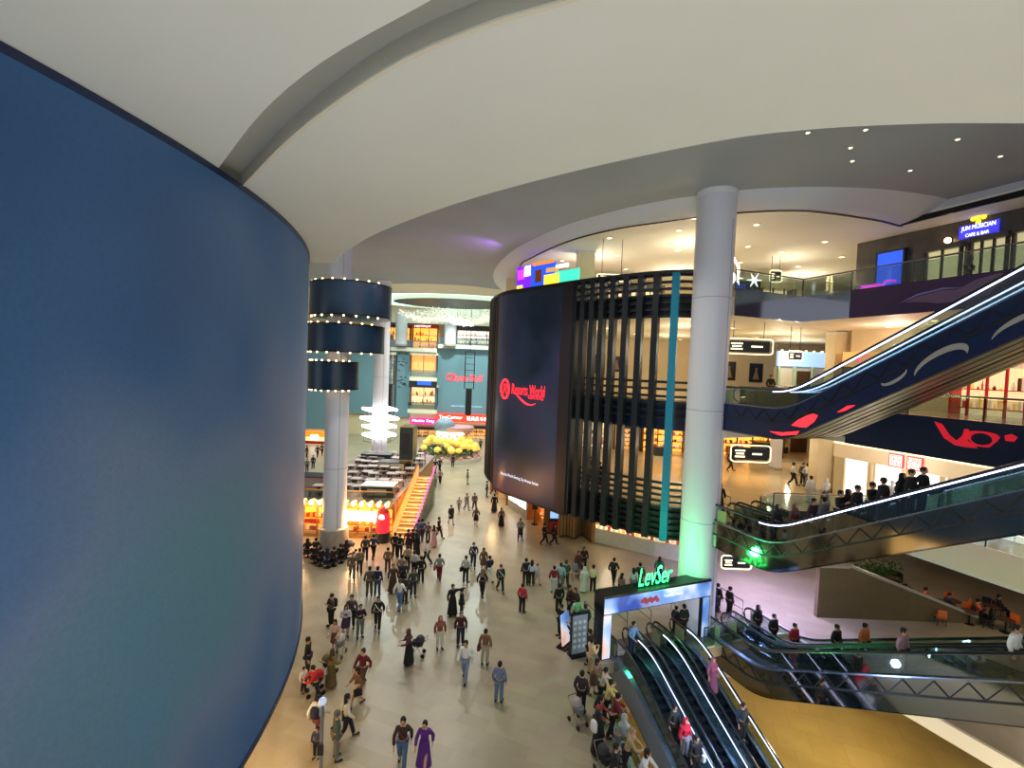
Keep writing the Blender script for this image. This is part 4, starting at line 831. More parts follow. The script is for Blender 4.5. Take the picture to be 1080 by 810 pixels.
MB().box((0, .1, 1.2), (1.1, .3, 2.4)).build('body', 'dark', kz); MB().box((0, -.08, 2.1), (.9, .04, 1.5)).build('screen_face', 'sky_sign', kz); MB().box((0, -.08, .6), (1.0, .04, .9)).build('front_panel', 'red', kz); MB().box((.1, -.12, 2.3), (.4, .03, .7)).build('screen_picture', 'sign_white', kz)
# counters with goods on the marble base
ct = empty('counter_display', (*base[-1], 0), label='row of lit goods along the marble counter under the louvres', cat='display')
g = MB(); rnd = random.Random(9); bb = [p-base[-1] for p in reversed(base)]
for a, b_ in zip(bb, bb[1:]):
    n = int((b_-a).length/.35)
    for i in range(n): p = a+(b_-a)*((i+.5)/n); g.cm = rnd.choice([0, 3, 0, 1]); g.box((p.x, p.y+.2, 1.17+.12), (.22, .2, .22+rnd.random()*.2))
g.build('goods_row', GOODS, ct)['kind'] = 'stuff'
MB().wallc([p+Vector((0, .25)) for p in bb], 1.15, 1.2, .5, 1).build('counter_top', glow('counter_lit', (255, 225, 170), 1.0), ct)
# ================================================================= ground right: brown ramp wall, cafe
a, b_, c, d = at_y(865, 598, 27.2), at_y(896, 597.5, 27.2), at_y(1030, 650, 27.2), at_y(865, 655, 27.2)
rw = empty('brown_stair_wall', (a.x, 27.2, 0), label='plain brown stepped side wall sloping down behind the rising escalators', cat='wall panel')
MB().add([(x-a.x, y, z) for y in (0, .3) for x, z in ((a.x, 0.0), (c.x, 0.0), (c.x, .35), (b_.x, b_.z), (a.x, a.z))], [(0, 1, 2, 3, 4), (9, 8, 7, 6, 5), (0, 5, 6, 1), (1, 6, 7, 2), (2, 7, 8, 3), (3, 8, 9, 4), (4, 9, 5, 0)]).build('side_panel', 'brown_wall', rw)
MB().bar((b_.x-a.x, .1, b_.z+.05), (c.x-a.x, .1, .42), .4, .14).build('coping', 'stone_base', rw)
MB().box(((b_.x-a.x)/2, .1, a.z+.06), (b_.x-a.x, .4, .12)).build('coping', 'stone_base', rw)
CHAIRS = {}
def cafe_chair(x, y, rz, m, label, group):
    t = empty('cafe_chair', (x, y, 0), rz, label, 'chair', group)
    MB().box((0, 0, .45), (.42, .42, .05)).build('seat', m, t); MB().box((0, .2, .72), (.42, .05, .38), rx=.12).build('backrest', m, t)
    for sx in (-1, 1):
        for sy in (-1, 1): MB().bar((sx*.17, sy*.17, .43), (sx*.2, sy*.2, 0), .035).build('leg', 'dark_metal', t)
    return t
def cafe_table(x, y, label, top='wood_dark', group='cafe tables behind the brown wall', r=.4):
    t = empty('cafe_table', (x, y, 0), 0, label, 'table', group)
    MB().lathe([(.0, .72), (r, .72), (r, .76), (0, .76)], n=18).build('tabletop', top, t); MB().lathe([(.04, .03), (.04, .72)], n=8).build('pedestal', 'dark_metal', t); MB().lathe([(.25, 0), (.25, .03), (.04, .05)], n=14).build('foot', 'dark_metal', t); return t
rnd = random.Random(12)
tb0 = None
CT = [(905, 612), (922, 618), (945, 622), (968, 626), (985, 640), (1004, 634), (1022, 646), (1045, 640), (1060, 655), (940, 608)]
for i, (px, py) in enumerate(CT):
    p = at_z(px, py+12, 0)
    if tb0 is None: tb0 = cafe_table(p.x, p.y, 'dark round cafe table beyond the brown sloping wall')
    else: t = copy_tree(tb0); t.location = (p.x, p.y, 0)
    for j in range(2):
        a = rnd.uniform(0, 2*PI); q_ = (p.x+.75*math.cos(a+j*PI), p.y+.75*math.sin(a+j*PI))
        o_ = (px > 975 and (i+j) % 2 == 0)
        key = 'co' if o_ else 'cd'
        if key not in CHAIRS: CHAIRS[key] = cafe_chair(*q_, a+j*PI-PI/2, 'orange' if o_ else 'dark', 'orange cafe chair beyond the brown sloping wall' if o_ else 'black cafe chair beyond the brown sloping wall', 'orange cafe chairs' if o_ else 'black cafe chairs')
        else: t = copy_tree(CHAIRS[key]); t.location = (*q_, 0); t.rotation_euler.z = a+j*PI-PI/2
def bush(x, y, z, s, label, n=160, seed=3, m='green_leaf', name='planter_bush'):
    rnd = random.Random(seed); t = empty(name, (x, y, z), label=label, cat='plant')
    MB().box((0, 0, .25), (1.2*s, .5*s, .5)).build('planter', 'dark', t); lf = MB()
    for i in range(n):
        c = Vector((rnd.uniform(-.6, .6)*s, rnd.uniform(-.3, .3)*s, .5+abs(rnd.gauss(0, .35))*s)); d = Vector((rnd.uniform(-1, 1), rnd.uniform(-1, 1), rnd.uniform(-.2, 1))).normalized(); k = d.cross(Vector((0, 0, 1))).normalized()
        lf.add([c-d*.12, c+k*.07, c+d*.16, c-k*.07, c+Vector((0, 0, .02))], [(0, 1, 4), (1, 2, 4), (2, 3, 4), (3, 0, 4)])
    lf.build('leaves', m, t)
p = at_z(915, 612, 0); bush(p.x, p.y, 0, 1.5, 'green bush in a dark planter just behind the top of the brown wall', 260, 3)
p = at_z(936, 616, 0); bush(p.x, p.y, 0, 1.3, 'darker green bush in a planter farther along the brown wall', 220, 5)
# ================================================================= far end of the hall
FY = 89.8
def rect(px0, py0, px1, py1, Y=FY):
    a, b_ = at_y(px0, py0, Y), at_y(px1, py1, Y); return a.x, b_.x, b_.z, a.z
def teal(px0, py0, px1, py1, Y, label):
    x0, x1, z0, z1 = rect(px0, py0, px1, py1, Y); t = empty('teal_screen_panel', ((x0+x1)/2, Y, z0), label=label, cat='screen panel', group='grey teal screens of the far facade')
    MB().box((0, 0, (z1-z0)/2), (x1-x0, .4, z1-z0)).build('screen_face', 'teal_panel', t)
    b_ = MB(); b_.box((0, 0, z1-z0+.05), (x1-x0+.2, .5, .15)); b_.build('top_edge', 'stone_base', t); return t, x0, x1, z0, z1
tp, x0, x1, z0, z1 = teal(460.5, 362.5, 522, 438, 89.7, 'wide teal screen panel with red script logo at the far end')
s_ = (x1-x0)/61.5
text('logo_script', 'Resorts World', 'red_glow', tp, ((x0-x1)/2+18*s_, -.24, (438-404.5)*s_), 30*s_, 7*s_, shear=.3)
MB().tube([((x0-x1)/2+15*s_+3*s_*math.cos(a), -.24, (438-401)*s_+3.2*s_*math.sin(a)) for a in [2*PI*i/20 for i in range(20)]], .14, 6, closed=True).build('logo_ring', 'red_glow', tp)
text('caption', 'GENTING HIGHLANDS', glow('caption_blue', (170, 210, 255), 1.0), tp, ((x0-x1)/2+17*s_, -.24, 7.5*s_), 31*s_, 1.2*s_)
tp, x0, x1, z0, z1 = teal(415.5, 359, 432, 440, 89.7, 'narrow teal screen panel with dotted dark pattern at the far end')
dp = MB(); rnd = random.Random(5)
for i in range(26): dp.box((rnd.uniform(-.6, .9), -.22, rnd.uniform(5.2, 13)), (.5, .03, .14))
dp.build('dash_pattern', 'dark', tp)
teal(368, 352, 412, 437, 89.7, 'teal screen panel partly behind the farther column')
teal(318, 345, 352, 453, 77.0, 'teal screen panel seen between the blue video wall and the nearer column')
# hanging truss + speaker before the wide panel
def hang(px, py0, py1, py2, Y, w_, label, nm='hanging_speaker'):
    a, b_, c = at_y(px, py0, Y), at_y(px, py1, Y), at_y(px, py2, Y); t = empty(nm, (a.x, Y, b_.z), label=label, cat='speaker', group='hanging dark speaker arrays')
    MB().box((0, 0, (c.z-b_.z)/2), (w_, .8, b_.z-c.z)).build('speaker_stack', 'black', t)
    f = MB()
    for x in (-w_*.8, w_*.8): f.tube([(x, 0, 0), (x, 0, a.z-b_.z)], .08, 6)
    n = 6
    for i in range(n+1): f.tube([(-w_*.8, 0, (a.z-b_.z)*i/n), (w_*.8, 0, (a.z-b_.z)*i/n)], .05, 6)
    f.tube([(0, 0, a.z-b_.z), (0, 0, 23.4-b_.z)], .05, 6); f.build('hanging_frame', 'dark_metal', t)
hang(496, 371, 410, 438, 82, 1.0, 'long black hanging speaker on a ladder frame before the wide teal panel')
hang(411.5, 380, 405, 436, 80, .9, 'black hanging speaker beside the farther column')
# galleries of the far facade: three levels between the panels
def farshop(name, px0, px1, pyb, pyt, label, Y=88.75, **k):
    a, b_, c = at_y(px0, pyb, Y), at_y(px1, pyb, Y), at_y(px0, pyt, Y); return shop(name, (a.x, Y), X, b_.x-a.x, a.z, c.z-a.z, label, dep=1.2, **k)
def farrail(px0, px1, py, label, Y=88.4):
    a, b_ = at_y(px0, py, Y), at_y(px1, py, Y); t = empty('far_balustrade', (a.x, Y, a.z), label=label, cat='balustrade', group='balustrades of the far facade')
    w_ = b_.x-a.x; MB().box((w_/2, 0, -.6), (w_, .3, .7)).build('slab_edge', 'warm_white', t); MB().box((w_/2, -.1, .45), (w_, .03, 1.1)).build('glass_panel', 'glass', t); MB().box((w_/2, -.1, 1.05), (w_, .08, .08)).build('handrail', 'rail_metal', t)
farshop('far_top_shop', 406, 432, 366, 342, 'amber shop on the far top floor left of the column stump', back='amber', seed=41, rows=3, bays=3)
farshop('far_top_shop', 434, 461, 368, 342, 'reddish amber shop on the far top floor between two pale piers', back='amber', seed=42, rows=3, bays=3, fas='red', sign=('HOTPOT', .5, 3.5, .35), fh=.6, signm='sign_white')
farshop('far_top_shop', 481, 524, 364, 343, 'bright white shop on the far top floor above the wide teal panel', back='cool_glow', seed=43, rows=3, bays=4, fas='dark', fh=.9)
farrail(404, 461, 364, 'glass balustrade of the far top floor, amber side'); farrail(462, 525, 361.5, 'glass balustrade above the wide teal panel')
farshop('far_middle_shop', 432, 461, 392, 371, 'brown shuttered front on the far upper middle floor', back='amber_soft', seed=44, rows=1, bays=2, fas='warm_white', goods=False)
farshop('far_middle_shop', 404, 416, 436, 371, 'amber lit strip of floors beside the narrow teal panel', back='amber_soft', seed=45, rows=5, bays=1, fas='warm_white')
farrail(432, 461, 396, 'glass balustrade of the far upper middle floor')
sc_ = empty('far_advert_strip', at_y(446, 404, 88.5), label='dark strip with a cyan screen under the far middle balustrade', cat='display')
MB().box((0, 0, 0), (5.2, .2, 1.7)).build('panel', 'dark', sc_); MB().box((.3, -.13, .1), (2.6, .04, .9)).build('screen_face', 'blue_screen', sc_)
farshop('far_middle_shop', 432, 461, 427, 405, 'small dark furnished shop on the far lower middle floor', back='lit_cream', seed=46, rows=2, bays=2, fas='warm_white')
farrail(430, 461, 430, 'glass balustrade of the far lower middle floor')
pk = empty('pink_shop_sign', at_y(446.5, 444, 88.55), label='glowing pink sign at the far end below the narrow floors', cat='sign')
MB().box((0, 0, 0), (5.0, .3, 1.1)).build('sign_box', glow('pink_box', (235, 40, 130), 1.2), pk); text('sign_letters', 'Mackie Tang', 'sign_white', pk, (-2.1, -.18, -.3), 4.2, .6, shear=.2)
farshop('far_ground_shop', 432, 461, 462, 450, 'dim brown shop under the pink sign', back='amber_soft', seed=47, rows=2, bays=3, Y=88.75)
rs = empty('red_toy_shop_sign', at_y(489, 442, 88.55), label='long red sign with white letters below the wide teal panel', cat='sign')
MB().box((0, 0, .2), (10.4, .3, 1.55)).build('sign_box', glow('red_box', (235, 60, 40), 1.2), rs); text('sign_letters', 'ToyCorner', 'sign_white', rs, (-4.6, -.18, -.2), 4.4, .8); text('sign_letters', '玩具反斗城', 'sign_white', rs, (.6, -.18, -.25), 3.9, .8)
farshop('far_ground_shop', 462, 522, 464, 448, 'amber and brown toy shop under the long red sign', back='amber_soft', seed=48, rows=3, bays=6, Y=88.75)
for px, lb_ in ((474.5, 'pale round pier on the far top floor between amber and white shops'), (423, 'pale green pier on the far top floor above the narrow teal panel')):
    a = at_y(px, 365, 88.3); t = empty('round_pier', (a.x, 88.3, a.z), label=lb_, cat='column'); MB().lathe([(1.1, 0), (1.1, 22.8-a.z)], n=24).build('shaft', 'column_white', t, smooth=True); MB().lathe([(1.2, 0), (1.2, .3), (1.1, .35)], n=24).build('base_ring', 'stone_base', t)
# yellow lit passage at the left and shops beyond it
ys = empty('red_white_shop', (at_y(322, 466, 77).x, 77, 0), label='small red and white lit shop front by the edge of the blue video wall', cat='shop')
b_ = at_y(348, 466, 77).x-at_y(322, 466, 77).x
MB().box((b_/2, 0, 1.0), (b_, .3, 2.2)).build('lit_front', 'lit_cream', ys); MB().box((b_/2, -.2, 1.7), (b_, .1, .9)).build('sign_band', 'orange_glow', ys); MB().box((b_*.4, -.3, 1.2), (1.2, .1, .8)).build('round_sign', 'sign_white', ys); MB().box((b_/2, -.1, .3), (b_, .2, .5)).build('counter', 'red', ys)
struct(MB().box((-42, 77.6, 7), (24, .6, 14)).build('wall_left_4', 'cream_wall'))
# atrium cove, crystal chandelier
CC = Vector((-9.8, 78.5)); 
def oval(c, rx, ry, n=48): return [(c.x+rx*math.cos(2*PI*i/n), c.y+ry*math.sin(2*PI*i/n)) for i in range(n)]
cv = empty('ceiling_cove_light', (0, 0, 0), label='wide pale cyan light cove around the oval chandelier', cat='ceiling light')
MB().prism(oval(CC, 17, 10.5), 24.3, 24.4, [oval(CC, 10.4, 6.9)]).build('light_panel', 'cyan_cove', cv)
struct(MB().prism([(-60, 60.5), (40, 60.5), (40, 92), (-60, 92)], 24.0, 24.25, [oval(CC, 15.8, 9.6)]).build('ceiling_atrium_2', 'warm_white'))
cy = [(p[0], p[1]) for p in oval(CC, 10.2, 6.7)]+[oval(CC, 10.2, 6.7)[0]]
ch = empty('crystal_chandelier', (CC.x, CC.y, 24.2), label='huge oval chandelier of hanging glass drops in the far atrium', cat='chandelier')
MB().wallc([(x-CC.x, y-CC.y) for x, y in cy], -.4, .1, .25, 1).build('oval_rim', 'warm_white', ch, smooth=True)
MB().prism([(x-CC.x, y-CC.y) for x, y in oval(CC, 10, 6.5)], -.42, -.32).build('backing_panel', 'dark', ch)
dr = MB(); rnd = random.Random(2); glow('crystal', (250, 240, 225), 1.3)
for i in range(1500):
    a = rnd.uniform(0, 2*PI); r = math.sqrt(rnd.random())*.95; x, y = 9.9*r*math.cos(a), 6.4*r*math.sin(a); z = -1.6-rnd.random()*.9-1.3*(1-r*r)-.3*math.sin(x*.8); s = .065
    dr.add([(x, y, z+s), (x+s, y, z), (x, y+s, z), (x-s, y, z), (x, y-s, z), (x, y, z-s)], [(0, 1, 2), (0, 2, 3), (0, 3, 4), (0, 4, 1), (5, 2, 1), (5, 3, 2), (5, 4, 3), (5, 1, 4)])
dr.build('crystal_drops', 'crystal', ch)['kind'] = 'stuff'
rods = MB()
for k in range(0, 1500, 30): v = dr.v[k*6]; rods.bar((v[0], v[1], v[2]), (v[0], v[1], -.4), .02)
rods.build('suspension_wires', 'rail_metal', ch)['kind'] = 'stuff'
# lantern garden display in the middle of the hall
FC = at_z(475, 483, 0)
fl = empty('lantern_garden_display', (FC.x, FC.y, 0), label='round lantern and flower display with a white lit sign in the far hall', cat='display')
MB().lathe([(4.6, 0), (4.6, .5), (4.4, .55), (0, .55)], n=36).build('round_planter', 'marble', fl, smooth=False)
lf = MB(); rnd = random.Random(6)
for i in range(900):
    a = rnd.uniform(0, 2*PI); r = rnd.uniform(1.2, 4.4); c = Vector((r*math.cos(a), r*math.sin(a), .6+rnd.random()*1.5*(1-r/6)+.4)); d = Vector((rnd.uniform(-1, 1), rnd.uniform(-1, 1), rnd.uniform(-.3, 1))).normalized(); k = d.cross(Vector((0, 0, 1))).normalized()
    lf.add([c-d*.25, c+k*.15, c+d*.3, c-k*.15, c+Vector((0, 0, .05))], [(0, 1, 4), (1, 2, 4), (2, 3, 4), (3, 0, 4)])
lf.build('foliage', 'green_leaf', fl)
LM = MB().lathe([(.12, -.36), (.38, -.2), (.46, 0), (.38, .2), (.12, .36)], n=12).build('lantern', 'lantern_yellow', fl, smooth=True); lm = LM.data
bpy.data.objects.remove(LM)
for i in range(46):
    a = -PI*1.1+PI*1.2*rnd.random(); r = rnd.uniform(2.6, 4.2); o = bpy.data.objects.new('lantern', lm); COL.objects.link(o); o.parent = fl; o.location = (r*math.cos(a), r*math.sin(a), 1.2+(4.4-r)*.9+rnd.random()*.5); s = rnd.uniform(.8, 1.25); o.scale = (s, s, s)
for i in range(14):
    a = -PI*1.15+PI*1.3*i/13; MB().ball((4.3*math.cos(a), 4.3*math.sin(a), .75), .3, 8, .6).build('flower_clump', mat('pink_flower', (225, 150, 150), .6, 0, .2) if i % 2 else 'magenta_glow' if i == 4 else MATS.get('pink_flower') or 'orange', fl)
MB().lathe([(1.9, .5), (2.1, 2.4), (1.9, 2.6), (0, 2.6)], n=24).build('drum', 'marble', fl, smooth=False)
MB().wallc([(2.3*math.cos(a), 2.3*math.sin(a)) for a in [-PI*.86+PI*.72*i/12 for i in range(13)]], 2.7, 4.1, .15, 1).build('lit_sign_band', 'warm_lamp' if 0 else glow('sign_band', (255, 240, 190), 2.0), fl)
zz = MB(); 
for i in range(9): a = -PI*.8+PI*.6*i/8; zz.ball((2.5*math.cos(a), 2.5*math.sin(a), 3.4+.15*(-1)**i), .18, 6)
zz.build('sign_ornament', 'gold', fl)
MB().lathe([(1.0, 3.0), (1.5, 4.2), (1.5, 5.0), (1.0, 5.7), (.3, 5.9), (0, 5.9)], c=(-1.0, 0, 0), n=20).build('grey_pot', mat('grey_blue', (130, 150, 165), .4), fl, smooth=True)
MB().lathe([(1.6, 3.6), (2.4, 4.4), (2.3, 4.7), (0, 4.8)], c=(1.0, .5, 0), n=20).build('pink_canopy', mat('dusty_pink', (190, 140, 140), .6), fl)
# ---- glowing rings low on the farther column
rgs = empty('white_light_rings', (c2.x, c2.y, 0), label='four glowing white rings stacked round the farther column', cat='light')
for py, r in ((434.5, 2.05), (444.5, 2.25), (453, 2.0), (462, 1.95)):
    z = at_y(399, py, c2.y-r).z; MB().tube([(r*math.cos(2*PI*i/6+.5), r*math.sin(2*PI*i/6+.5), z+.25*(i % 2)) for i in range(6)], .2, 6, closed=True).build('light_ring', glow('ring_white', (255, 255, 255), 3), rgs)
rr = MB(); 
for i in range(6): a = 2*PI*i/6+.5; rr.bar((1.0*math.cos(a), 1.0*math.sin(a), 4.0), (1.9*math.cos(a), 1.9*math.sin(a), 4.2), .06); rr.bar((1.9*math.cos(a), 1.9*math.sin(a), 4.2), (1.9*math.cos(a), 1.9*math.sin(a), 8.0), .05)
rr.build('support_frame', 'rail_metal', rgs)
# ================================================================= orange lit pavilion with terrace on its roof
KX0, KX1 = at_z(300, 563, 0).x, at_z(413, 568, 0).x; KY = at_z(360, 567, 0).y; KH = 2.75
kp = empty('orange_lit_shop_pavilion', (KX0, KY, 0), label='low shop pavilion glowing orange with a roof terrace, behind the nearer column', cat='pavilion')
kw = KX1-KX0; kd = 19.5
MB().box((kw/2, .9+kd/2, KH-.1), (kw, kd, .2)).build('roof_deck', mat('deck_brown', (150, 124, 110), .5, noise=.35, nscale=1.5), kp)
MB().box((kw/2, .35, KH-.15), (kw+.2, .9, .4)).build('front_canopy', 'wood', kp)
MB().box((kw/2, 1.3, KH/2-.1), (kw, .1, KH-.2)).build('back_wall', 'amber', kp); MB().box((.1, kd/2, KH/2), (.2, kd-1, KH-.3)).build('side_wall', 'wood', kp); MB().box((kw-.1, kd/2+.5, KH/2), (.2, kd-1, KH-.3)).build('side_wall', 'wood', kp)  # back wall glows in place of lamps inside the pavilion
MB().box((kw*.68, -.1, KH-.95), (3.8, .12, .75)).build('lit_sign_box', 'sign_white', kp)
b_ = MB()
for i in range(8): b_.box((kw*(i+.5)/8, .1, (KH-.4)/2), (.12, .12, KH-.4))
b_.box((kw/2, .05, .1), (kw, .2, .2)); b_.build('front_frame', 'wood', kp)
MB().box((kw/2, -.05, .55), (kw, .05, .9)).build('glass_front', 'glass_bright', kp)
for z, m in ((.45, 'orange'), (1.0, 'red'), (1.5, 'amber')):
    MB().box((kw/2, .8, z-.15), (kw-.4, .5, .05)).build('shelf', 'wood', kp); g = MB(); rnd = random.Random(int(z*10)); x = .3
    while x < kw-.4:
        w_ = rnd.uniform(.15, .35); g.cm = rnd.randrange(4); g.box((x+w_/2, .75, z-.12+.15), (w_*.85, .3, .3*rnd.uniform(.5, 1.1))); x += w_*1.1
    g.build('goods_row', ['goods_a', 'orange_glow', 'red', 'goods_d'], kp)['kind'] = 'stuff'
for i in range(13): MB().ball((kw*(i+.5)/13, -.25, KH+.05), .16, 8, 1.2).build('bulb_lamp', 'warm_lamp', kp)
b_ = MB(); b_.bar((0, .0, KH+1.0), (kw, .0, KH+1.0), .06); b_.build('terrace_handrail', 'orange_glow' if 0 else 'gold', kp); MB().box((kw/2, 0, KH+.5), (kw, .03, .95)).build('terrace_glass', 'glass', kp)
# terrace furniture
TB = None; BN = None; rnd = random.Random(15)
for i in range(6):
    for j in range(7):
        x = KX0+1.6+i*(kw-2.6)/5+rnd.uniform(-.3, .3); y = KY+2.6+j*2.5+rnd.uniform(-.3, .3)
        if TB is None:
            TB = empty('terrace_table', (x, y, KH)); MB().box((0, 0, .74), (.9, .8, .05)).build('tabletop', mat('table_pale', (196, 186, 178), .5), TB); MB().box((0, 0, .37), (.1, .1, .72)).build('pedestal', 'dark_metal', TB); MB().box((0, 0, .02), (.5, .5, .04)).build('foot', 'dark_metal', TB); t = TB
        else: t = copy_tree(TB); t.location = (x, y, KH)
        tag(t, 'pale square terrace table, %s row back from the glowing shop front' % ORD[j], 'table', 'tables on the roof terrace')
        for s in (-1, 1):
            if BN is None:
                BN = empty('terrace_bench', (x, y+s*.8, KH)); MB().box((0, 0, .42), (1.0, .4, .07)).build('seat', mat('bench_brown', (136, 104, 92), .6), BN); [MB().box((xx, 0, .2), (.06, .36, .4)).build('leg', 'dark_metal', BN) for xx in (-.42, .42)]; t = BN
            else: t = copy_tree(BN); t.location = (x, y+s*.8, KH)
            tag(t, 'brown terrace bench on the %s side of a table in the %s row' % ('far' if s > 0 else 'near', ORD[j]), 'bench', 'benches on the roof terrace')
for i, (px, py, w_, m, lb_) in enumerate(((400, 522, 2.6, 'dark', 'dark framed white topped hatch box on the pavilion roof, nearest the lit stairs'), (330, 512, 3.0, 'dusty_pink', 'dusty pink roof box between the blue video wall and the nearer column'), (398, 487, 3.2, 'dark', 'dark counter box on the roof terrace at the foot of the farther column'), (414, 496, 2.6, 'cream_wall', 'beige box on the roof terrace beside the dark lift tower'))):
    p = at_z(px, py, KH); t = empty('roof_box', (p.x, p.y, KH), label=lb_, cat='box'); MB().box((0, 0, .45), (w_, 1.6, .9)).build('body', m, t); MB().box((0, 0, .94), (w_+.1, 1.7, .08)).build('lid', 'white' if i == 0 else 'dark', t); MB().box((0, -.83, .45), (w_*.6, .05, .5)).build('front_panel', 'stone_base', t)
# lit stairs
SX0, SX1 = at_z(413, 568, 0).x, at_z(436, 572, 0).x; SY = at_z(425, 568, 0).y
ss = empty('lit_staircase', (SX0, SY, 0), label='orange and pink glowing staircase climbing beside the pavilion', cat='staircase')
SWd = SX1-SX0; NS = 17; run = 9.5
STL = [glow('stair_orange', (255, 150, 50), 1.2), glow('stair_yellow', (255, 215, 130), 1.3), glow('stair_pink', (245, 150, 170), 1.1)]
for i in range(NS):
    y = i*run/NS; z = (i+1)*KH/NS
    o = MB().box((SWd/2, y+run/NS/2, z/2), (SWd-.3, run/NS, z)).build('stair_tread', 'wood', ss)
    l = MB(); l.box((SWd/2, y-.02, z-.04), (SWd-.34, .04, .05)); l.build('light_strip', STL[1], ss)
    for q_, m in ((.2, STL[0]), (.48, STL[1]), (.78, STL[2])):
        MB().box((.15+(SWd-.3)*q_, y-.005, z-.1), ((SWd-.3)*.26, .02, .09)).build('riser_light', m, ss) if i % 2 == 0 else None
for x, m in ((.08, 'orange_glow'), (SWd-.08, 'pink_glow')):
    b_ = MB(); b_.add([(x-.06, 0, 0), (x-.06, run, 0), (x-.06, run, KH+1), (x-.06, 0, 1.0), (x+.06, 0, 0), (x+.06, run, 0), (x+.06, run, KH+1), (x+.06, 0, 1.0)], [(0, 1, 2, 3), (7, 6, 5, 4), (0, 4, 5, 1), (1, 5, 6, 2), (2, 6, 7, 3), (3, 7, 4, 0)]); b_.build('side_wall', 'amber_soft' if x < 1 else 'glass', ss)
    MB().tube([(x, 0, 1.03), (x, run, KH+1.03)], .06, 6).build('lit_handrail', m, ss)
# dark lift tower
p = at_z(430, 497, KH); LYt = p.y+.5; xa, xb = at_y(423.5, 490, LYt).x, at_y(437, 490, LYt).x; zt = at_y(430, 449, LYt).z
lt = empty('lift_tower', ((xa+xb)/2, LYt, 0), label='dark green glazed lift tower at the top of the glowing stairs', cat='lift tower'); wt = xb-xa
MB().box((0, 0, zt-1.7), (wt, 2.2, 3.4)).build('dark_housing', mat('deep_green', (44, 62, 62), .3), lt); MB().box((0, 0, (zt-3.4)/2), (wt*.9, 2.0, zt-3.4)).build('glass_shaft', 'glass_dark', lt)
b_ = MB()
for sx in (-1, 1): b_.box((sx*wt*.47, -1.05, zt/2), (.1, .1, zt))
for z in (KH+.1, zt-3.4, zt): b_.box((0, -1.08, z), (wt, .12, .1))
b_.build('frame', 'gold', lt); MB().box((0, -1.13, zt-1.7), (wt*.55, .05, 2.2)).build('inner_panel', 'dark', lt)
# red display pillar
p = at_z(403.5, 571, 0); rp = empty('red_display_pillar', (p.x, p.y, 0), label='red rounded display pillar on a dark base in front of the glowing pavilion', cat='display')
MB().lathe([(.55, 0), (.55, .75), (.5, .8), (0, .8)], n=20).build('base', 'dark', rp); MB().lathe([(.5, .8), (.52, 1.8), (.45, 2.3), (.0, 2.35)], n=20).build('body', glow('red_lit', (235, 35, 50), 1.3), rp, smooth=True); MB().lathe([(.45, 2.3), (.3, 2.55), (0, 2.7)], n=20).build('cap', 'red', rp, smooth=True); MB().ball((0, -.45, 2.0), .22, 8, 1.1, 1, .3).build('lit_face', 'sign_white', rp)
# pole with round lamp at the lower edge near the blue wall
p = at_z(337, 808, 0); 
po = empty('chrome_lamp_post', (*at_z(338, 830, 0).xy, 0), label='tall chrome post with a round blue white head, beneath the blue wall', cat='post')
zz = at_y(337, 738, po.location.y).z; MB().lathe([(.14, 0), (.14, .05), (.06, .08), (.06, zz-.15)], n=12).build('pole', 'steel', po, smooth=True); MB().ball((0, 0, zz-.05), .13, 10).build('lamp_head', mat('post_head', (190, 205, 235), .2, .3, .5), po, smooth=True); MB().box((0, -.08, zz*.45), (.2, .05, .35)).build('button_panel', 'dark', po)
# ================================================================= people
def skin_mesh(nodes, edges, sub=1):
    """nodes: (x, y, z, rx, ry); one continuous surface grown round the joints; node 0 is the root"""
    me = bpy.data.meshes.new('s'); me.from_pydata([n[:3] for n in nodes], edges, []); o = bpy.data.objects.new('s', me); COL.objects.link(o)
    md = o.modifiers.new('skin', 'SKIN'); md.use_smooth_shade = True
    for i, n in enumerate(nodes): v = me.skin_vertices[0].data[i]; v.radius = (n[3], n[4]); v.use_root = (i == 0)
    s = o.modifiers.new('sub', 'SUBSURF'); s.levels = sub; s.render_levels = sub
    bpy.context.view_layer.update(); r = bpy.data.meshes.new_from_object(o.evaluated_get(bpy.context.evaluated_depsgraph_get()))
    bpy.data.objects.remove(o); vs = [v.co.copy() for v in r.vertices]; fs = [tuple(p.vertices) for p in r.polygons]; bpy.data.meshes.remove(r); return vs, fs
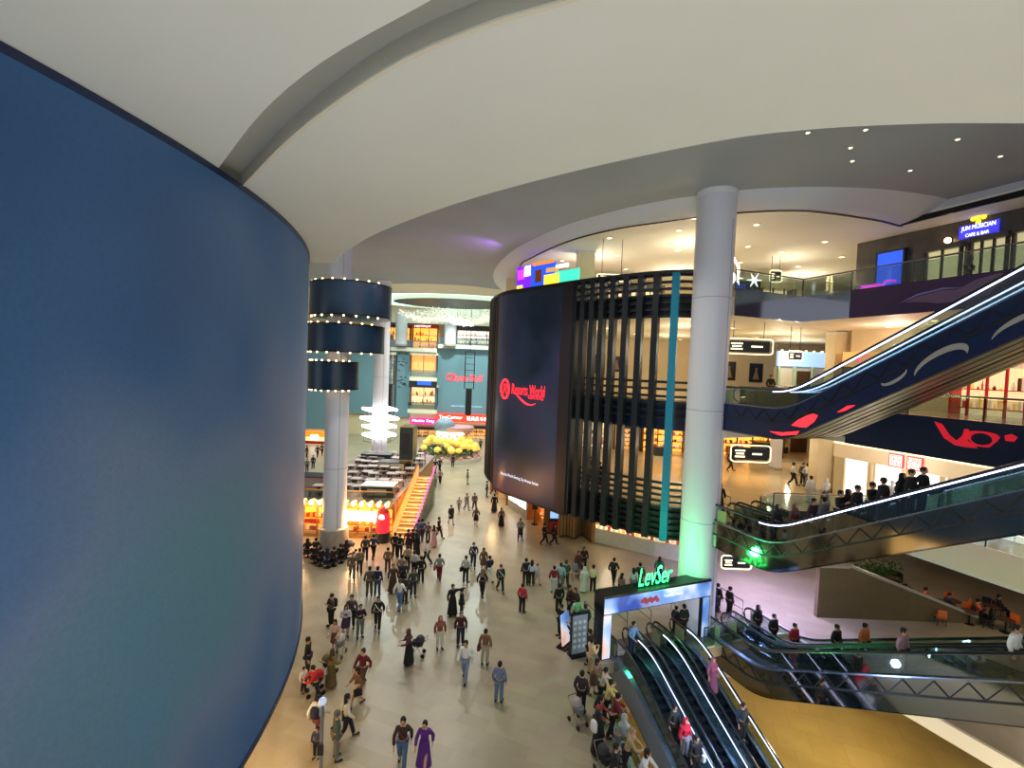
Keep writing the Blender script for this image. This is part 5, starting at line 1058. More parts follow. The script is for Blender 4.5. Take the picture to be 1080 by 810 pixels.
# arms (elbow, wrist, hand) and legs (knee, ankle, toe) per pose, for sx = +1; y negative is forward
def J(pose, sx):
    f = -1 if sx > 0 else 1
    el, wr, ha = (.245*sx, .03, 1.13), (.25*sx, -.05, .89), (.25*sx, -.08, .80)
    kn, an, to = (.10*sx, -.01, .49), (.11*sx, .02, .08), (.13*sx, -.15, .035); hp = (.095*sx, 0, .90)
    if pose == 'walk':
        kn, an, to = ((.09*sx, -.16, .50), (.09*sx, -.24, .10), (.10*sx, -.42, .06)) if sx > 0 else ((.09*sx, .05, .48), (.10*sx, .30, .14), (.11*sx, .16, .035))
        el, wr, ha = ((.25*sx, .14, 1.15), (.26*sx, .10, .91), (.25*sx, .06, .83)) if sx > 0 else ((.25*sx, -.08, 1.13), (.23*sx, -.24, .96), (.22*sx, -.3, .89))
    if pose == 'phone': el, wr, ha = (.24*sx, -.04, 1.13), (.10*sx, -.26, 1.26), (.05*sx, -.30, 1.33)
    if pose == 'push': el, wr, ha = (.24*sx, -.06, 1.13), (.2*sx, -.32, 1.05), (.19*sx, -.40, 1.03)
    if pose == 'point' and sx > 0: el, wr, ha = (.40*sx, -.05, 1.38), (.62*sx, -.1, 1.46), (.72*sx, -.12, 1.47)
    if pose == 'lean': el, wr, ha = (.26*sx, -.20, 1.15), (.12*sx, -.40, 1.10), (.04*sx, -.44, 1.09); kn, an, to = (.10*sx, .06, .49), (.11*sx, .12*f+.1, .08), (.12*sx, .12*f-.07, .035)
    if pose == 'hips': el, wr, ha = (.36*sx, .05, 1.17), (.24*sx, -.04, 1.0), (.2*sx, -.06, .95)
    if pose == 'sit': kn, an, to = (.12*sx, -.42, .52), (.12*sx, -.44, .10), (.13*sx, -.60, .04); el, wr, ha = (.24*sx, -.08, .80), (.16*sx, -.3, .68), (.14*sx, -.37, .66)
    return el, wr, ha, kn, an, to, hp
def make_pose(pose):
    dz = -.36 if pose == 'sit' else 0; dy = {'lean': -.10, 'push': -.05}.get(pose, 0)
    D = lambda p: (p[0], p[1]+dy*max(0, (p[2]-.9))/.5, p[2]+(0 if pose == 'sit' else 0))
    def T(x, y, z): return (x, y+dy*max(0, (z-.9))/.5, z+dz)
    def build(g, torso=True, legs=True, arms='full', arm_r=1):
        N = []; E = []
        def nd(p, rx, ry): N.append((*p, rx+g, ry+g)); return len(N)-1
        pel = nd(T(0, 0, .95), .135, .10); last = pel
        if torso:
            ws = nd(T(0, 0, 1.08), .12, .09); cs = nd(T(0, -.005, 1.26), .14, .10); ub = nd(T(0, .005, 1.38), .13, .09); E.extend([(pel, ws), (ws, cs), (cs, ub)])
            nk = nd(T(0, 0, 1.47), .055, .055); E.append((ub, nk)); 
            if g < .01: h0 = nd(T(0, -.01, 1.54), .05, .052); E.append((nk, h0))
        for sx in (-1, 1):
            el, wr, ha, kn, an, to, hp = J(pose, sx)
            if torso:
                sh = nd(T(.165*sx, 0, 1.39), .06, .06); e_ = nd((el[0], el[1]+(dy*.5), el[2]), .043, .043); E.extend([(ub, sh), (sh, e_)])
                if arms == 'full':
                    w_ = nd((wr[0], wr[1]+dy*.5, wr[2]), .028, .03); E.append((e_, w_))
                    if g < .01: h_ = nd((ha[0], ha[1]+dy*.5, ha[2]), .036, .02); E.append((w_, h_))
            if legs:
                h2 = nd((hp[0], hp[1], hp[2]+dz), .09, .092); k_ = nd(kn, .06, .062); a_ = nd(an, .04+(g*.6), .042+(g*.6)); E.extend([(pel, h2), (h2, k_), (k_, a_)])
                if g < .01: t_ = nd(to, .035, .028); E.append((a_, t_))
        return skin_mesh(N, E, 1)
    S = {}
    b = MB(); b.add(*build(0)); hz = 1.62+dz; hy = dy*1.44-.015
    b.lathe([(.001, -.125), (.045, -.115), (.068, -.06), (.08, 0), (.082, .05), (.06, .1), (.001, .125)], (0, hy, hz), 14, .95, 1.12)
    b.add([(0, hy-.118, hz-.03), (-.016, hy-.085, hz-.035), (.016, hy-.085, hz-.035), (0, hy-.088, hz+.02)], [(0, 1, 2), (0, 3, 1), (0, 2, 3), (1, 3, 2)])
    for sx in (-1, 1): b.ball((sx*.078, hy+.005, hz-.01), .02, 5, 1.5, .5, 1)
    for sx in (-1, 1):   # hands: palm plus four unequal bent fingers and a thumb from the side of the palm
        el, wr, ha, kn, an, to, hp = J(pose, sx); H = Vector((ha[0], ha[1]+dy*.5, ha[2])); W_ = Vector((wr[0], wr[1]+dy*.5, wr[2])); d = (H-W_).normalized(); s = Vector((0, 1, 0)) if abs(d.z) > .5 else Vector((1, 0, 0)); s = (s-d*s.dot(d)).normalized(); n = d.cross(s)*(sx)
        for i, L_ in enumerate((.065, .078, .072, .055)):
            p = H+s*(-.027+.018*i); b.tube([p, p+d*L_*.55, p+d*L_*.9+n*.015, p+d*L_+n*.035], [.0095, .009, .0085, .006], 5)
        b.tube([H-d*.03-s*.03, H-d*.0-s*.052, H+d*.03-s*.058+n*.012], [.012, .011, .008], 5)
    b.cm = 1
    for sx in (-1, 1): b.ball((sx*.03, hy-.085, hz+.005), .011, 4)
    b.box((0, hy-.083, hz-.062), (.04, .02, .009)); S['body'] = b
    t = MB(); t.add(*build(.022, legs=False)); S['shirt'] = t
    t = MB(); t.add(*build(.022, legs=False, arms='half')); S['tee'] = t
    t = MB(); t.add(*build(.02, torso=False)); S['trousers'] = t
    r = MB(); zs = [(.135, 1.1), (.17, .95), (.19, .8), (.22, .5), (.27, .12)] if pose != 'sit' else [(.15, .75), (.24, .6), (.3, .45), (.33, .15)]
    r.lathe([(a+.0, z) for a, z in reversed(zs)], (0, -.02 if pose != 'sit' else -.2, 0), 18, 1, .85); S['long_skirt'] = r
    r = MB(); zs = [(.135, 1.08), (.17, .93), (.2, .78), (.22, .55)] if pose != 'sit' else [(.15, .75), (.24, .6), (.26, .48)]
    r.lathe([(a+.0, z) for a, z in reversed(zs)], (0, -.01, 0), 18, 1, .85); S['skirt'] = r
    h = MB(); h.lathe([(.088, -.02), (.093, .05), (.07, .115), (.001, .142)], (0, hy+.018, hz), 14, .98, 1.15); h.ball((0, hy+.035, hz-.01), .085, 8, 1.15, 1, .85); S['hair'] = h
    h = MB(); h.lathe([(.088, -.02), (.094, .05), (.07, .115), (.001, .142)], (0, hy+.018, hz), 14, .98, 1.15); h.lathe([(.09, -.30), (.105, -.2), (.1, -.05), (.09, .04), (.02, .08)], (0, hy+.055, hz), 12, 1, .65); S['long_hair'] = h
    h = MB(); h.lathe([(.19, -.30), (.15, -.24), (.10, -.16), (.098, -.06), (.1, .04), (.075, .12), (.001, .145)], (0, hy+.028, hz), 16, 1.05, 1.0); S['headscarf'] = h
    h = MB(); h.lathe([(.092, .02), (.093, .08), (.06, .13), (.001, .14)], (0, hy+.01, hz), 14, 1, 1.15); h.lathe([(.0, .02), (.075, .02), (.075, .035), (0, .035)], (0, hy-.11, hz), 12, 1, .8); S['cap'] = h
    h = MB()
    for sx in (-1, 1):
        el, wr, ha, kn, an, to, hp = J(pose, sx); a = Vector(an); q = Vector(to); h.tube([a+Vector((0, .05, -.035)), a+Vector((0, -.0, -.03)), q+Vector((0, .02, .005)), q+Vector((0, -.02, 0))], [.04, .048, .042, .03], 8)
    S['shoes'] = h
    h = MB(); h.lathe([(.12, -.2), (.15, -.15), (.15, .12), (.1, .2), (.0, .22)], (0, .19+dy, 1.22+dz), 12, 1, .6); S['backpack'] = h
    h = MB(); h.box((.27, -.02, .82+dz), (.12, .3, .26)); h.tube([(.27, -.12, .94+dz), (.27, -.06, 1.04+dz), (.27, .06, 1.04+dz), (.27, .1, .94+dz)], .012, 5); S['bag'] = h
    el, wr, ha, *_ = J(pose, 1); h = MB(); h.box((0, ha[1]-.035+dy*.5, ha[2]+.06), (.14, .012, .075)); S['phone'] = h
    h = MB(); h.tube([(-.13, -.13, 1.42+dz), (.0, -.145+dy, 1.2+dz), (.17, -.12, 1.0+dz)], .018, 5); S['strap'] = h
    return S
PM = {}
def pmesh(pose, key):
    if pose not in PM: PM[pose] = [make_pose(pose), {}]
    S, C = PM[pose]
    if key not in C:
        o = S[key].build(key, ['skin', 'black'] if key == 'body' else 'dark', smooth=True); C[key] = o.data; bpy.data.objects.remove(o)
    return C[key]
mat('skin', (196, 148, 118), .6)
def cm(c): 
    n = 'cloth_%d_%d_%d' % tuple(c); return mat(n, c, .85)
BK, HR = (24, 24, 28), (26, 20, 18)
def person(pos, h=1.68, pose='stand', rz=0, top=BK, bot=('trousers', BK), head=('hair', HR), extra=(), label='', group=None, sleeves='shirt', shoe=(40, 38, 38), kind='person'):
    o = bpy.data.objects.new('person', pmesh(pose, 'body')); COL.objects.link(o); o.location = pos; o.rotation_euler.z = math.radians(rz); s = h/1.71; o.scale = (s*1.12, s*1.12, s)
    tag(o, label, 'person', group)
    items = [(sleeves, top, {'tee': 'shirt'}.get(sleeves, sleeves)), (bot[0], bot[1], bot[0]), (head[0], head[1], head[0]), ('shoes', shoe, 'shoes')]
    if bot[0] == 'skirt': pass
    for e in extra: items.append((e[0], e[1], e[0]))
    for key, c, nm in items:
        p = bpy.data.objects.new(nm, pmesh(pose, key)); COL.objects.link(p); p.parent = o; p.material_slots[0].link = 'OBJECT'; p.material_slots[0].material = cm(c)
    return o
ZM = {'Z': (280, 550, 3.116), 'A': (340, 540, 7.714), 'B': (440, 560, 6.75), 'C': (560, 560, 6.23), 'F': (300, 400, 4.5), 'D': (515, 480, 6.75), 'L': (740, 380, 3.176), 'R': (740, 560, 3.176), 'E': (600, 580, 3.523), 'N': (625, 590, 7.364), 'S': (620, 690, 6.75), 'K': (310, 400, 8.1)}
def zp(z, x, y, lv=0.0):
    a, b_, s = ZM[z]; return at_z(a+x/s, b_+y/s, lv)
W_, GY, NV, BR, MR, BE, JN, OL, CR = (225, 225, 222), (110, 112, 116), (30, 38, 66), (92, 66, 50), (104, 26, 34), (196, 178, 148), (70, 96, 132), (78, 82, 56), (214, 204, 186)
T = 'trousers'; LS = 'long_skirt'; SK = 'skirt'; HJ = 'headscarf'; LH = 'long_hair'; H_ = 'hair'
ROWS = [
 ('Z', 138, 508, 1.72, 'stand', 100, BK, (T, NV), (H_, HR), (), 'person in black jacket and navy trousers right against the blue video wall'),
 ('Z', 125, 562, 1.08, 'stand', 60, W_, (T, BK), (H_, HR), (), 'small child in white top by the edge of the blue video wall'),
 ('Z', 215, 345, 1.72, 'phone', -40, (70, 62, 60), (T, BK), (H_, HR), (('backpack', BK),), 'person in dark top with white straps, alone nearest the blue video wall on open floor'),
 ('Z', 262, 378, 1.6, 'phone', 20, (200, 195, 200), (SK, (60, 50, 80)), (LH, HR), (('phone', BK),), 'woman in white and purple clothes photographing, in the trio on open floor'),
 ('Z', 281, 350, 1.72, 'stand', 10, (88, 80, 76), (T, BK), (H_, HR), (('strap', BK),), 'person in grey brown shirt behind the woman in white and purple'),
 ('Z', 310, 380, 1.66, 'phone', 30, (28, 32, 44), (T, (98, 112, 108)), (H_, HR), (('phone', BK),), 'person in dark shirt and grey green trousers looking at a phone'),
 ('Z', 368, 355, 1.72, 'walk', 10, BK, (T, BK), (H_, HR), (('backpack', BK), ('strap', W_)), 'person in black walking with white straps across the chest'),
 ('Z', 228, 428, 1.58, 'push', 0, (198, 170, 160), (SK, BR), (LH, HR), (), 'woman in pale pink top behind the pale stroller'),
 ('Z', 213, 545, 1.6, 'push', 150, (112, 100, 58), (LS, (92, 80, 50)), (HJ, (66, 52, 34)), (), 'woman in olive brown dress pushing a dark stroller near the blue wall'),
 ('Z', 165, 590, 1.5, 'lean', -60, (190, 30, 34), (T, BK), (H_, HR), (), 'person in bright red shirt bending over a stroller by the blue wall'),
 ('Z', 318, 550, 1.72, 'walk', -20, (92, 24, 34), (T, BR), (H_, HR), (), 'man in dark red shirt walking past a woman in brown'),
 ('Z', 299, 608, 1.6, 'walk', -60, (122, 82, 50), (SK, BE), (LH, HR), (('bag', BK),), 'woman in brown top and beige skirt with a black bag, walking'),
 ('Z', 265, 716, 1.68, 'walk', 110, (206, 198, 182), (T, BK), (LH, HR), (), 'person in cream jacket and black trousers walking near the lamp post'),
 ('Z', 232, 782, 1.72, 'stand', 120, (70, 84, 76), (T, (104, 102, 96)), (H_, (90, 88, 84)), (('bag', BK),), 'older man in grey green jacket and grey trousers near the lamp post'),
 ('Z', 170, 722, 1.7, 'walk', 170, W_, (T, (120, 60, 60)), (H_, HR), (('backpack', (40, 34, 60)),), 'person in white with a dark backpack right behind the lamp post'),
 ('Z', 168, 776, 1.1, 'stand', 0, (60, 60, 90), (T, BK), (H_, HR), (), 'small child at the foot of the lamp post'),
 ('Z', 448, 806, 1.72, 'walk', 5, (58, 38, 32), (T, JN), (H_, HR), (('strap', MR),), 'man in dark brown shirt and jeans walking beside the woman in purple'),
 ('Z', 520, 806, 1.6, 'walk', -5, (82, 30, 120), (LS, (84, 32, 122)), (H_, HR), (), 'woman in a long purple tunic walking toward the viewer'),
 ('Z', 472, 470, 1.64, 'push', -90, (82, 52, 50), (LS, BK), (HJ, (86, 48, 56)), (), 'woman in brown cloak and headscarf pushing a stroller across open floor'),
 ('Z', 572, 418, 1.6, 'stand', 20, (134, 74, 64), (T, CR), (HJ, (150, 84, 76)), (), 'person in rust brown headscarf and pale trousers on open floor'),
 ('Z', 640, 408, 1.7, 'stand', 10, (74, 24, 34), (T, NV), (H_, (96, 80, 90)), (('phone', W_),), 'person in dark red checked shirt holding something white'),
 ('Z', 613, 308, 1.72, 'point', 30, BK, (LS, BK), (H_, HR), (), 'man in long black robe pointing with an outstretched arm'),
 ('Z', 643, 318, 1.66, 'stand', 100, (20, 20, 26), (T, BK), (H_, HR), (), 'person in black close beside the pointing man'),
 ('Z', 655, 520, 1.74, 'walk', -10, W_, (T, (120, 142, 168)), (H_, HR), (), 'man in white shirt and light blue jeans on open floor'),
 ('Z', 766, 592, 1.68, 'stand', 165, (104, 118, 146), (T, (92, 112, 136)), (H_, HR), (('strap', NV),), 'man in grey blue shirt and jeans with a dark strap, seen from behind'),
 ('Z', 720, 470, 1.66, 'stand', 170, (124, 92, 62), (T, (176, 160, 136)), (H_, HR), (('bag', (70, 40, 30)),), 'person in light brown top with a brown bag, seen from behind'),
 ('B', 155, 350, 1.68, 'walk', 180, (130, 134, 134), (T, MR), (H_, HR), (('bag', (170, 60, 60)),), 'person in grey shirt with a red shopping bag'),
 ('B', 68, 243, 1.72, 'walk', -100, (206, 206, 204), (T, BK), (H_, HR), (), 'person in pale shirt and black trousers at the right fringe of the dense crowd'),
 ('B', 398, 258, 1.7, 'walk', 5, (30, 40, 74), (T, NV), (H_, HR), (('strap', W_),), 'person in navy jacket over white shirt, farthest of the loose hall group'),
 ('B', 343, 366, 1.72, 'stand', 160, (186, 188, 184), (T, BK), (H_, (60, 56, 54)), (('bag', BK),), 'man in light grey shirt with a black bag at his side'),
 ('B', 470, 292, 1.62, 'stand', 20, (116, 72, 52), (SK, BR), (LH, HR), (), 'woman in brown top next to the person in navy with white trousers'),
 ('B', 512, 362, 1.68, 'walk', -150, (34, 40, 64), (T, W_), (H_, HR), (), 'person in navy jacket and white trousers, seen from behind'),
 ('B', 460, 462, 1.64, 'walk', 170, BK, (T, BK), (HJ, (120, 90, 80)), (), 'person in black with a brown headscarf walking in the loose hall group'),
 ('B', 590, 432, 1.68, 'walk', 20, (36, 50, 54), (T, BK), ('cap', (120, 40, 44)), (('strap', W_),), 'person in dark top with a red cap and white strap, standing apart'),
 ('B', 770, 388, 1.74, 'stand', 200, (34, 34, 34), (T, BK), (H_, HR), (), 'tall person in black beside the woman in white with long hair'),
 ('B', 812, 388, 1.62, 'stand', 170, (204, 210, 222), (T, BK), (LH, HR), (), 'woman in white top with long dark hair next to a child'),
 ('B', 853, 378, 1.3, 'walk', 30, (200, 206, 214), (T, (180, 180, 180)), (H_, HR), (), 'child in white clothes beside the long haired woman'),
 ('B', 745, 580, 1.64, 'stand', 150, (190, 50, 66), (T, BK), (H_, HR), (), 'person in bright red pink top and black trousers standing alone'),
 ('C', 148, 405, 1.66, 'stand', 180, (124, 24, 34), (T, (190, 190, 190)), (H_, HR), (), 'person in dark red jacket and pale trousers in the group before the arch'),
 ('C', 192, 385, 1.68, 'stand', 170, (150, 186, 196), (T, GY), (H_, HR), (), 'person in light blue shirt next to the dark red jacket'),
 ('C', 225, 378, 1.78, 'walk', 190, (52, 82, 76), (T, (40, 54, 54)), (H_, (60, 50, 44)), (), 'tall person in dark green beside the light blue shirt'),
 ('C', 180, 545, 1.72, 'stand', 200, (20, 22, 24), (T, BK), (H_, HR), (), 'person in plain black near the sign board, taller and farther of two'),
 ('C', 192, 694, 1.68, 'phone', -60, (22, 24, 26), (T, BK), (H_, HR), (('phone', W_),), 'person in black holding a lit phone near the sign board'),
 ('C', 308, 292, 1.66, 'stand', 30, (98, 30, 44), (SK, (70, 50, 60)), (LH, (90, 50, 40)), (), 'person in maroon dress with a pram, in front of the marble counter'),
 ('C', 345, 262, 1.66, 'stand', 10, (44, 30, 26), (T, BK), (LH, (86, 54, 36)), (), 'person with light brown hair and dark clothes next to the maroon dress'),
 ('C', 345, 402, 1.6, 'stand', 200, (208, 206, 194), (LS, (204, 204, 194)), (HJ, (196, 196, 184)), (), 'person in long pale robe near the marble counter'),
 ('C', 405, 397, 1.66, 'stand', 150, (204, 190, 150), (T, BK), (H_, HR), (('backpack', (200, 184, 140)),), 'person in loose beige coat and black trousers beside the pale robe'),
 ('C', 540, 348, 1.7, 'walk', 150, (18, 18, 20), (T, BK), (H_, HR), (('backpack', BK),), 'person in black with a backpack standing alone before the marble counter'),
 ('C', 710, 386, 1.72, 'stand', 180, (38, 60, 44), (T, (36, 52, 40)), (H_, HR), (), 'person in dark green right behind the neon sign end'),
 ('C', 668, 410, 1.6, 'stand', 170, (190, 200, 200), (T, GY), (LH, HR), (), 'woman in pale top with long hair just beyond the arch top'),
 ('C', 592, 452, 1.62, 'stand', 120, (120, 96, 80), (T, BK), (LH, HR), (), 'person whose head shows over the dark end of the arch'),
 ('C', 838, 335, 1.68, 'stand', 160, (40, 120, 80), (T, BK), (LH, (70, 40, 30)), (), 'person lit green behind the neon letters'),
 ('C', 248, 545, 1.64, 'stand', 60, (64, 22, 28), (T, BK), (H_, HR), (), 'person in dark maroon in the knot before the arch'),
 ('C', 284, 560, 1.6, 'stand', -30, (66, 40, 36), (T, BK), (LH, (60, 30, 24)), (), 'long haired woman in dark brown in the knot before the arch'),
 ('C', 296, 640, 1.64, 'stand', 200, (164, 206, 170), (T, BK), (H_, HR), (), 'person in white green top in the knot before the arch'),
 ('C', 274, 786, 1.7, 'phone', -120, (18, 20, 20), (T, BK), (HJ, (26, 30, 28)), (('strap', W_),), 'person in black with white bands nearest the slanted poster stand'),
 ('C', 350, 692, 1.68, 'stand', 190, (40, 104, 96), (T, BK), (H_, (60, 50, 40)), (), 'person in teal jacket beside the sign boards'),
 ('A', 242, 548, 1.72, 'walk', 20, (100, 88, 72), (T, (90, 84, 76)), (H_, (80, 70, 64)), (), 'person in patterned brown clothes walking at the near left of the crowd'),
 ('A', 300, 505, 1.68, 'walk', 200, (130, 112, 90), (T, (40, 44, 50)), (H_, HR), (), 'person in tan top and dark trousers walking beside the patterned brown clothes'),
 ('A', 347, 392, 1.7, 'stand', 190, (66, 72, 56), (T, BK), (H_, (60, 40, 36)), (), 'person in olive jacket standing close to the person in blue'),
 ('A', 413, 378, 1.7, 'walk', 170, (52, 64, 100), (T, BK), (H_, HR), (), 'person in blue jacket walking toward the orange pavilion'),
 ('A', 380, 684, 1.76, 'stand', 200, (92, 84, 70), (T, (88, 84, 66)), (H_, (56, 40, 32)), (), 'tall person in olive brown shirt at the near edge of the crowd'),
 ('A', 445, 680, 1.74, 'stand', 180, (24, 36, 66), (T, (52, 72, 104)), (H_, HR), (), 'person in navy jacket and blue jeans at the near edge of the crowd'),
 ('A', 588, 364, 1.74, 'stand', 180, (28, 22, 22), (T, BK), (H_, HR), (), 'person in black at the rear of the crowd, first of a pair'),
 ('A', 628, 372, 1.7, 'stand', 170, (44, 30, 26), (T, BK), (H_, HR), (), 'person in dark brown at the rear of the crowd, second of a pair'),
 ('A', 695, 328, 1.7, 'stand', 175, (112, 30, 34), (SK, (50, 26, 34)), (H_, HR), (), 'person in dark red top at the back of the crowd'),
 ('A', 733, 322, 1.68, 'stand', 170, (58, 52, 60), (T, BK), (H_, HR), (), 'person in dark grey next to the dark red top'),
 ('A', 766, 350, 1.6, 'stand', 150, (26, 22, 26), (LS, BK), (HJ, BK), (), 'woman in black dress and black headscarf at the back of the crowd'),
 ('A', 780, 240, 1.72, 'walk', 175, (76, 84, 116), (T, (60, 60, 76)), (H_, HR), (), 'person in slate blue shirt beyond the crowd, nearer of a pair'),
 ('A', 810, 236, 1.74, 'walk', 170, (88, 90, 124), (T, (50, 50, 70)), (H_, HR), (), 'person in lighter blue shirt beyond the crowd, farther of a pair'),
 ('A', 858, 240, 1.5, 'stand', 0, (100, 90, 84), (T, BK), (H_, HR), (), 'short person in grey brown beyond the crowd'),
 ('A', 945, 218, 1.72, 'walk', 80, (40, 28, 32), (T, BK), (H_, HR), (), 'person in black striding sideways beyond the crowd'),
 ('A', 905, 280, 1.6, 'walk', 170, (196, 150, 150), (LS, (190, 146, 146)), (HJ, (60, 40, 40)), (), 'woman in pale pink dress just beyond the crowd'),
 ('A', 530, 485, 1.6, 'stand', 180, (136, 112, 82), (T, BR), (H_, HR), (), 'person in sandy brown inside the crowd'),
 ('A', 572, 656, 1.74, 'stand', 20, (84, 62, 48), (LS, (82, 60, 46)), (H_, (70, 46, 34)), (), 'person in a long brown coat at the near side of the crowd'),
 ('A', 642, 562, 1.68, 'stand', 170, (172, 152, 122), (T, BK), (H_, HR), (), 'person in beige top and black trousers in the middle of the crowd'),
 ('A', 690, 470, 1.64, 'stand', 180, (170, 148, 120), (T, BK), (H_, HR), (), 'person in light tan top deep inside the crowd'),
 ('A', 745, 520, 1.66, 'stand', 160, (214, 208, 206), (T, BK), (H_, HR), (), 'person in white blouse inside the crowd'),
 ('A', 737, 690, 1.72, 'stand', 20, (66, 76, 68), (T, (38, 46, 54)), (H_, HR), (), 'person in grey green shirt at the near right corner of the crowd'),
 ('A', 800, 580, 1.72, 'stand', 200, (30, 28, 30), (T, BK), (H_, HR), (), 'person in black at the right side of the crowd'),
 ('A', 625, 790, 1.72, 'walk', 170, W_, (T, (90, 122, 160)), (H_, (80, 60, 50)), (), 'person in white shirt and jeans stepping out before the crowd'),
 ('A', 668, 745, 1.66, 'stand', 160, (54, 56, 50), (T, BK), (H_, HR), (), 'person in dark clothes half hidden by the white shirt and jeans'),
 ('A', 660, 600, 1.5, 'stand', 10, (60, 50, 70), (SK, BK), (H_, HR), (), 'short person in dark violet inside the crowd'),
 ('F', 642, 385, 1.7, 'stand', 180, (60, 60, 70), (T, BK), (H_, HR), (), 'far person in dark clothes beside the lantern display, first of a pair'),
 ('F', 662, 388, 1.6, 'stand', 180, (80, 60, 60), (T, BK), (H_, HR), (), 'far person in reddish dark clothes beside the lantern display'),
 ('F', 640, 430, 1.6, 'walk', 10, (120, 130, 160), (T, GY), (H_, HR), (), 'far person in pale blue walking below the lantern display'),
 ('F', 690, 427, 1.74, 'stand', 0, (26, 26, 34), (T, BK), (H_, HR), (), 'far person in black, arms out, before the lantern display'),
 ('F', 715, 442, 1.68, 'walk', 180, (20, 20, 26), (T, GY), (H_, HR), (), 'far person in black top, nearer one of a close pair before the display'),
 ('F', 736, 436, 1.68, 'walk', 180, (40, 40, 50), (T, BK), (H_, HR), (), 'far person in dark grey, farther one of a close pair before the display'),
 ('F', 798, 418, 1.66, 'stand', 180, (50, 44, 50), (T, BK), (H_, HR), (), 'far person right below the middle of the lantern display'),
 ('F', 868, 498, 1.72, 'stand', 100, (110, 112, 120), (T, (150, 154, 150)), (H_, HR), (), 'far person in grey standing alone on the pale floor'),
 ('F', 715, 512, 1.68, 'walk', 180, (170, 170, 160), (T, GY), (H_, HR), (), 'far person in pale top walking with another, seen from behind'),
 ('F', 738, 496, 1.64, 'walk', 180, (170, 120, 140), (T, BK), (H_, HR), (), 'far person in dull pink walking with the pale top'),
 ('F', 930, 333, 1.7, 'walk', 180, (50, 60, 80), (T, BK), (H_, HR), (), 'farthest person in dark blue near the toy shop'),
 ('F', 885, 378, 1.66, 'walk', 90, (90, 60, 70), (T, BK), (H_, HR), (), 'far person in plum beside the lantern display, toward the drum'),
 ('F', 960, 560, 1.72, 'stand', 90, (70, 50, 60), (T, BK), (H_, HR), (), 'person in dark plum at the far foot of the ribbed drum'),
 ('F', 991, 545, 1.72, 'walk', 90, (30, 30, 36), (T, BK), (H_, HR), (), 'person in black at the far foot of the ribbed drum'),
 ('F', 995, 632, 1.76, 'stand', 180, (20, 20, 26), (LS, BK), (H_, HR), (), 'tall person in long black below the drum screen corner'),
 ('F', 1028, 700, 1.64, 'stand', 20, (130, 90, 90), (LS, BK), (LH, HR), (), 'woman in pink brown top and long black skirt below the drum screen'),
 ('F', 790, 688, 1.66, 'walk', 30, (36, 34, 44), (SK, BK), (H_, HR), (), 'person in dark dress halfway down the open hall'),
 ('F', 828, 625, 1.3, 'walk', 0, (150, 130, 130), (T, GY), (H_, HR), (), 'child in pale brown halfway down the open hall'),
 ('F', 864, 622, 1.6, 'walk', 40, (120, 122, 120), (T, GY), (H_, HR), (), 'person in grey halfway down the open hall'),
 ('F', 901, 622, 1.66, 'walk', 20, (90, 70, 76), (T, BK), (H_, HR), (), 'person in dusty brown and black halfway down the open hall'),
 ('F', 908, 698, 1.66, 'walk', 180, (96, 80, 60), (SK, BK), (LH, BR), (), 'woman in olive brown walking toward the far end'),
 ('D', 225, 598, 1.7, 'push', 0, (150, 140, 140), (T, BK), (H_, (80, 50, 40)), (), 'person in striped pale top with a pram before the amber entrance'),
 ('D', 398, 636, 1.68, 'walk', 90, (22, 22, 26), (T, BK), (H_, HR), (), 'person in black striding by the wooden wall, first of two'),
 ('D', 465, 640, 1.68, 'walk', 90, (28, 28, 34), (T, BK), (LH, HR), (), 'person in black striding by the wooden wall, second of two'),
 ('K', 110, 668, 1.7, 'stand', 90, BK, (T, BK), (H_, HR), (), 'far person in black beside the edge of the blue wall'),
 ('K', 200, 668, 1.7, 'walk', 180, (60, 50, 44), (T, BK), (H_, HR), (), 'far person in brown in the yellow lit passage'),
 ('K', 240, 650, 1.66, 'walk', 180, (90, 70, 60), (T, BK), (H_, HR), (), 'far person in lighter brown next to the nearer column'),
 ('K', 163, 765, 1.7, 'stand', 0, (30, 34, 36), (T, BK), (H_, HR), (), 'far person in dark green alone behind the roof terrace'),
 ('K', 112, 790, 1.6, 'stand', 0, (110, 110, 110), (T, BK), (H_, HR), (), 'far person in grey at the blue wall edge behind the roof terrace'),
 ('N', 700, 600, 1.72, 'stand', 200, (20, 30, 24), (T, BK), (H_, HR), (('bag', BK),), 'dark figure standing in the green light through the arch'),
 ('N', 640, 580, 1.5, 'stand', 120, (30, 34, 34), (T, BK), (H_, HR), (), 'shorter dark figure beside the one in green light'),
 ('N', 940, 465, 1.7, 'stand', 120, (24, 24, 28), (SK, BK), (LH, HR), (), 'person in black standing right beside the arch end post'),
]
for z, x, y, h, pose, rz, top, bot, head, ex, lb in ROWS: person(zp(z, x, y), h, pose, rz, top, bot, head, ex, lb)
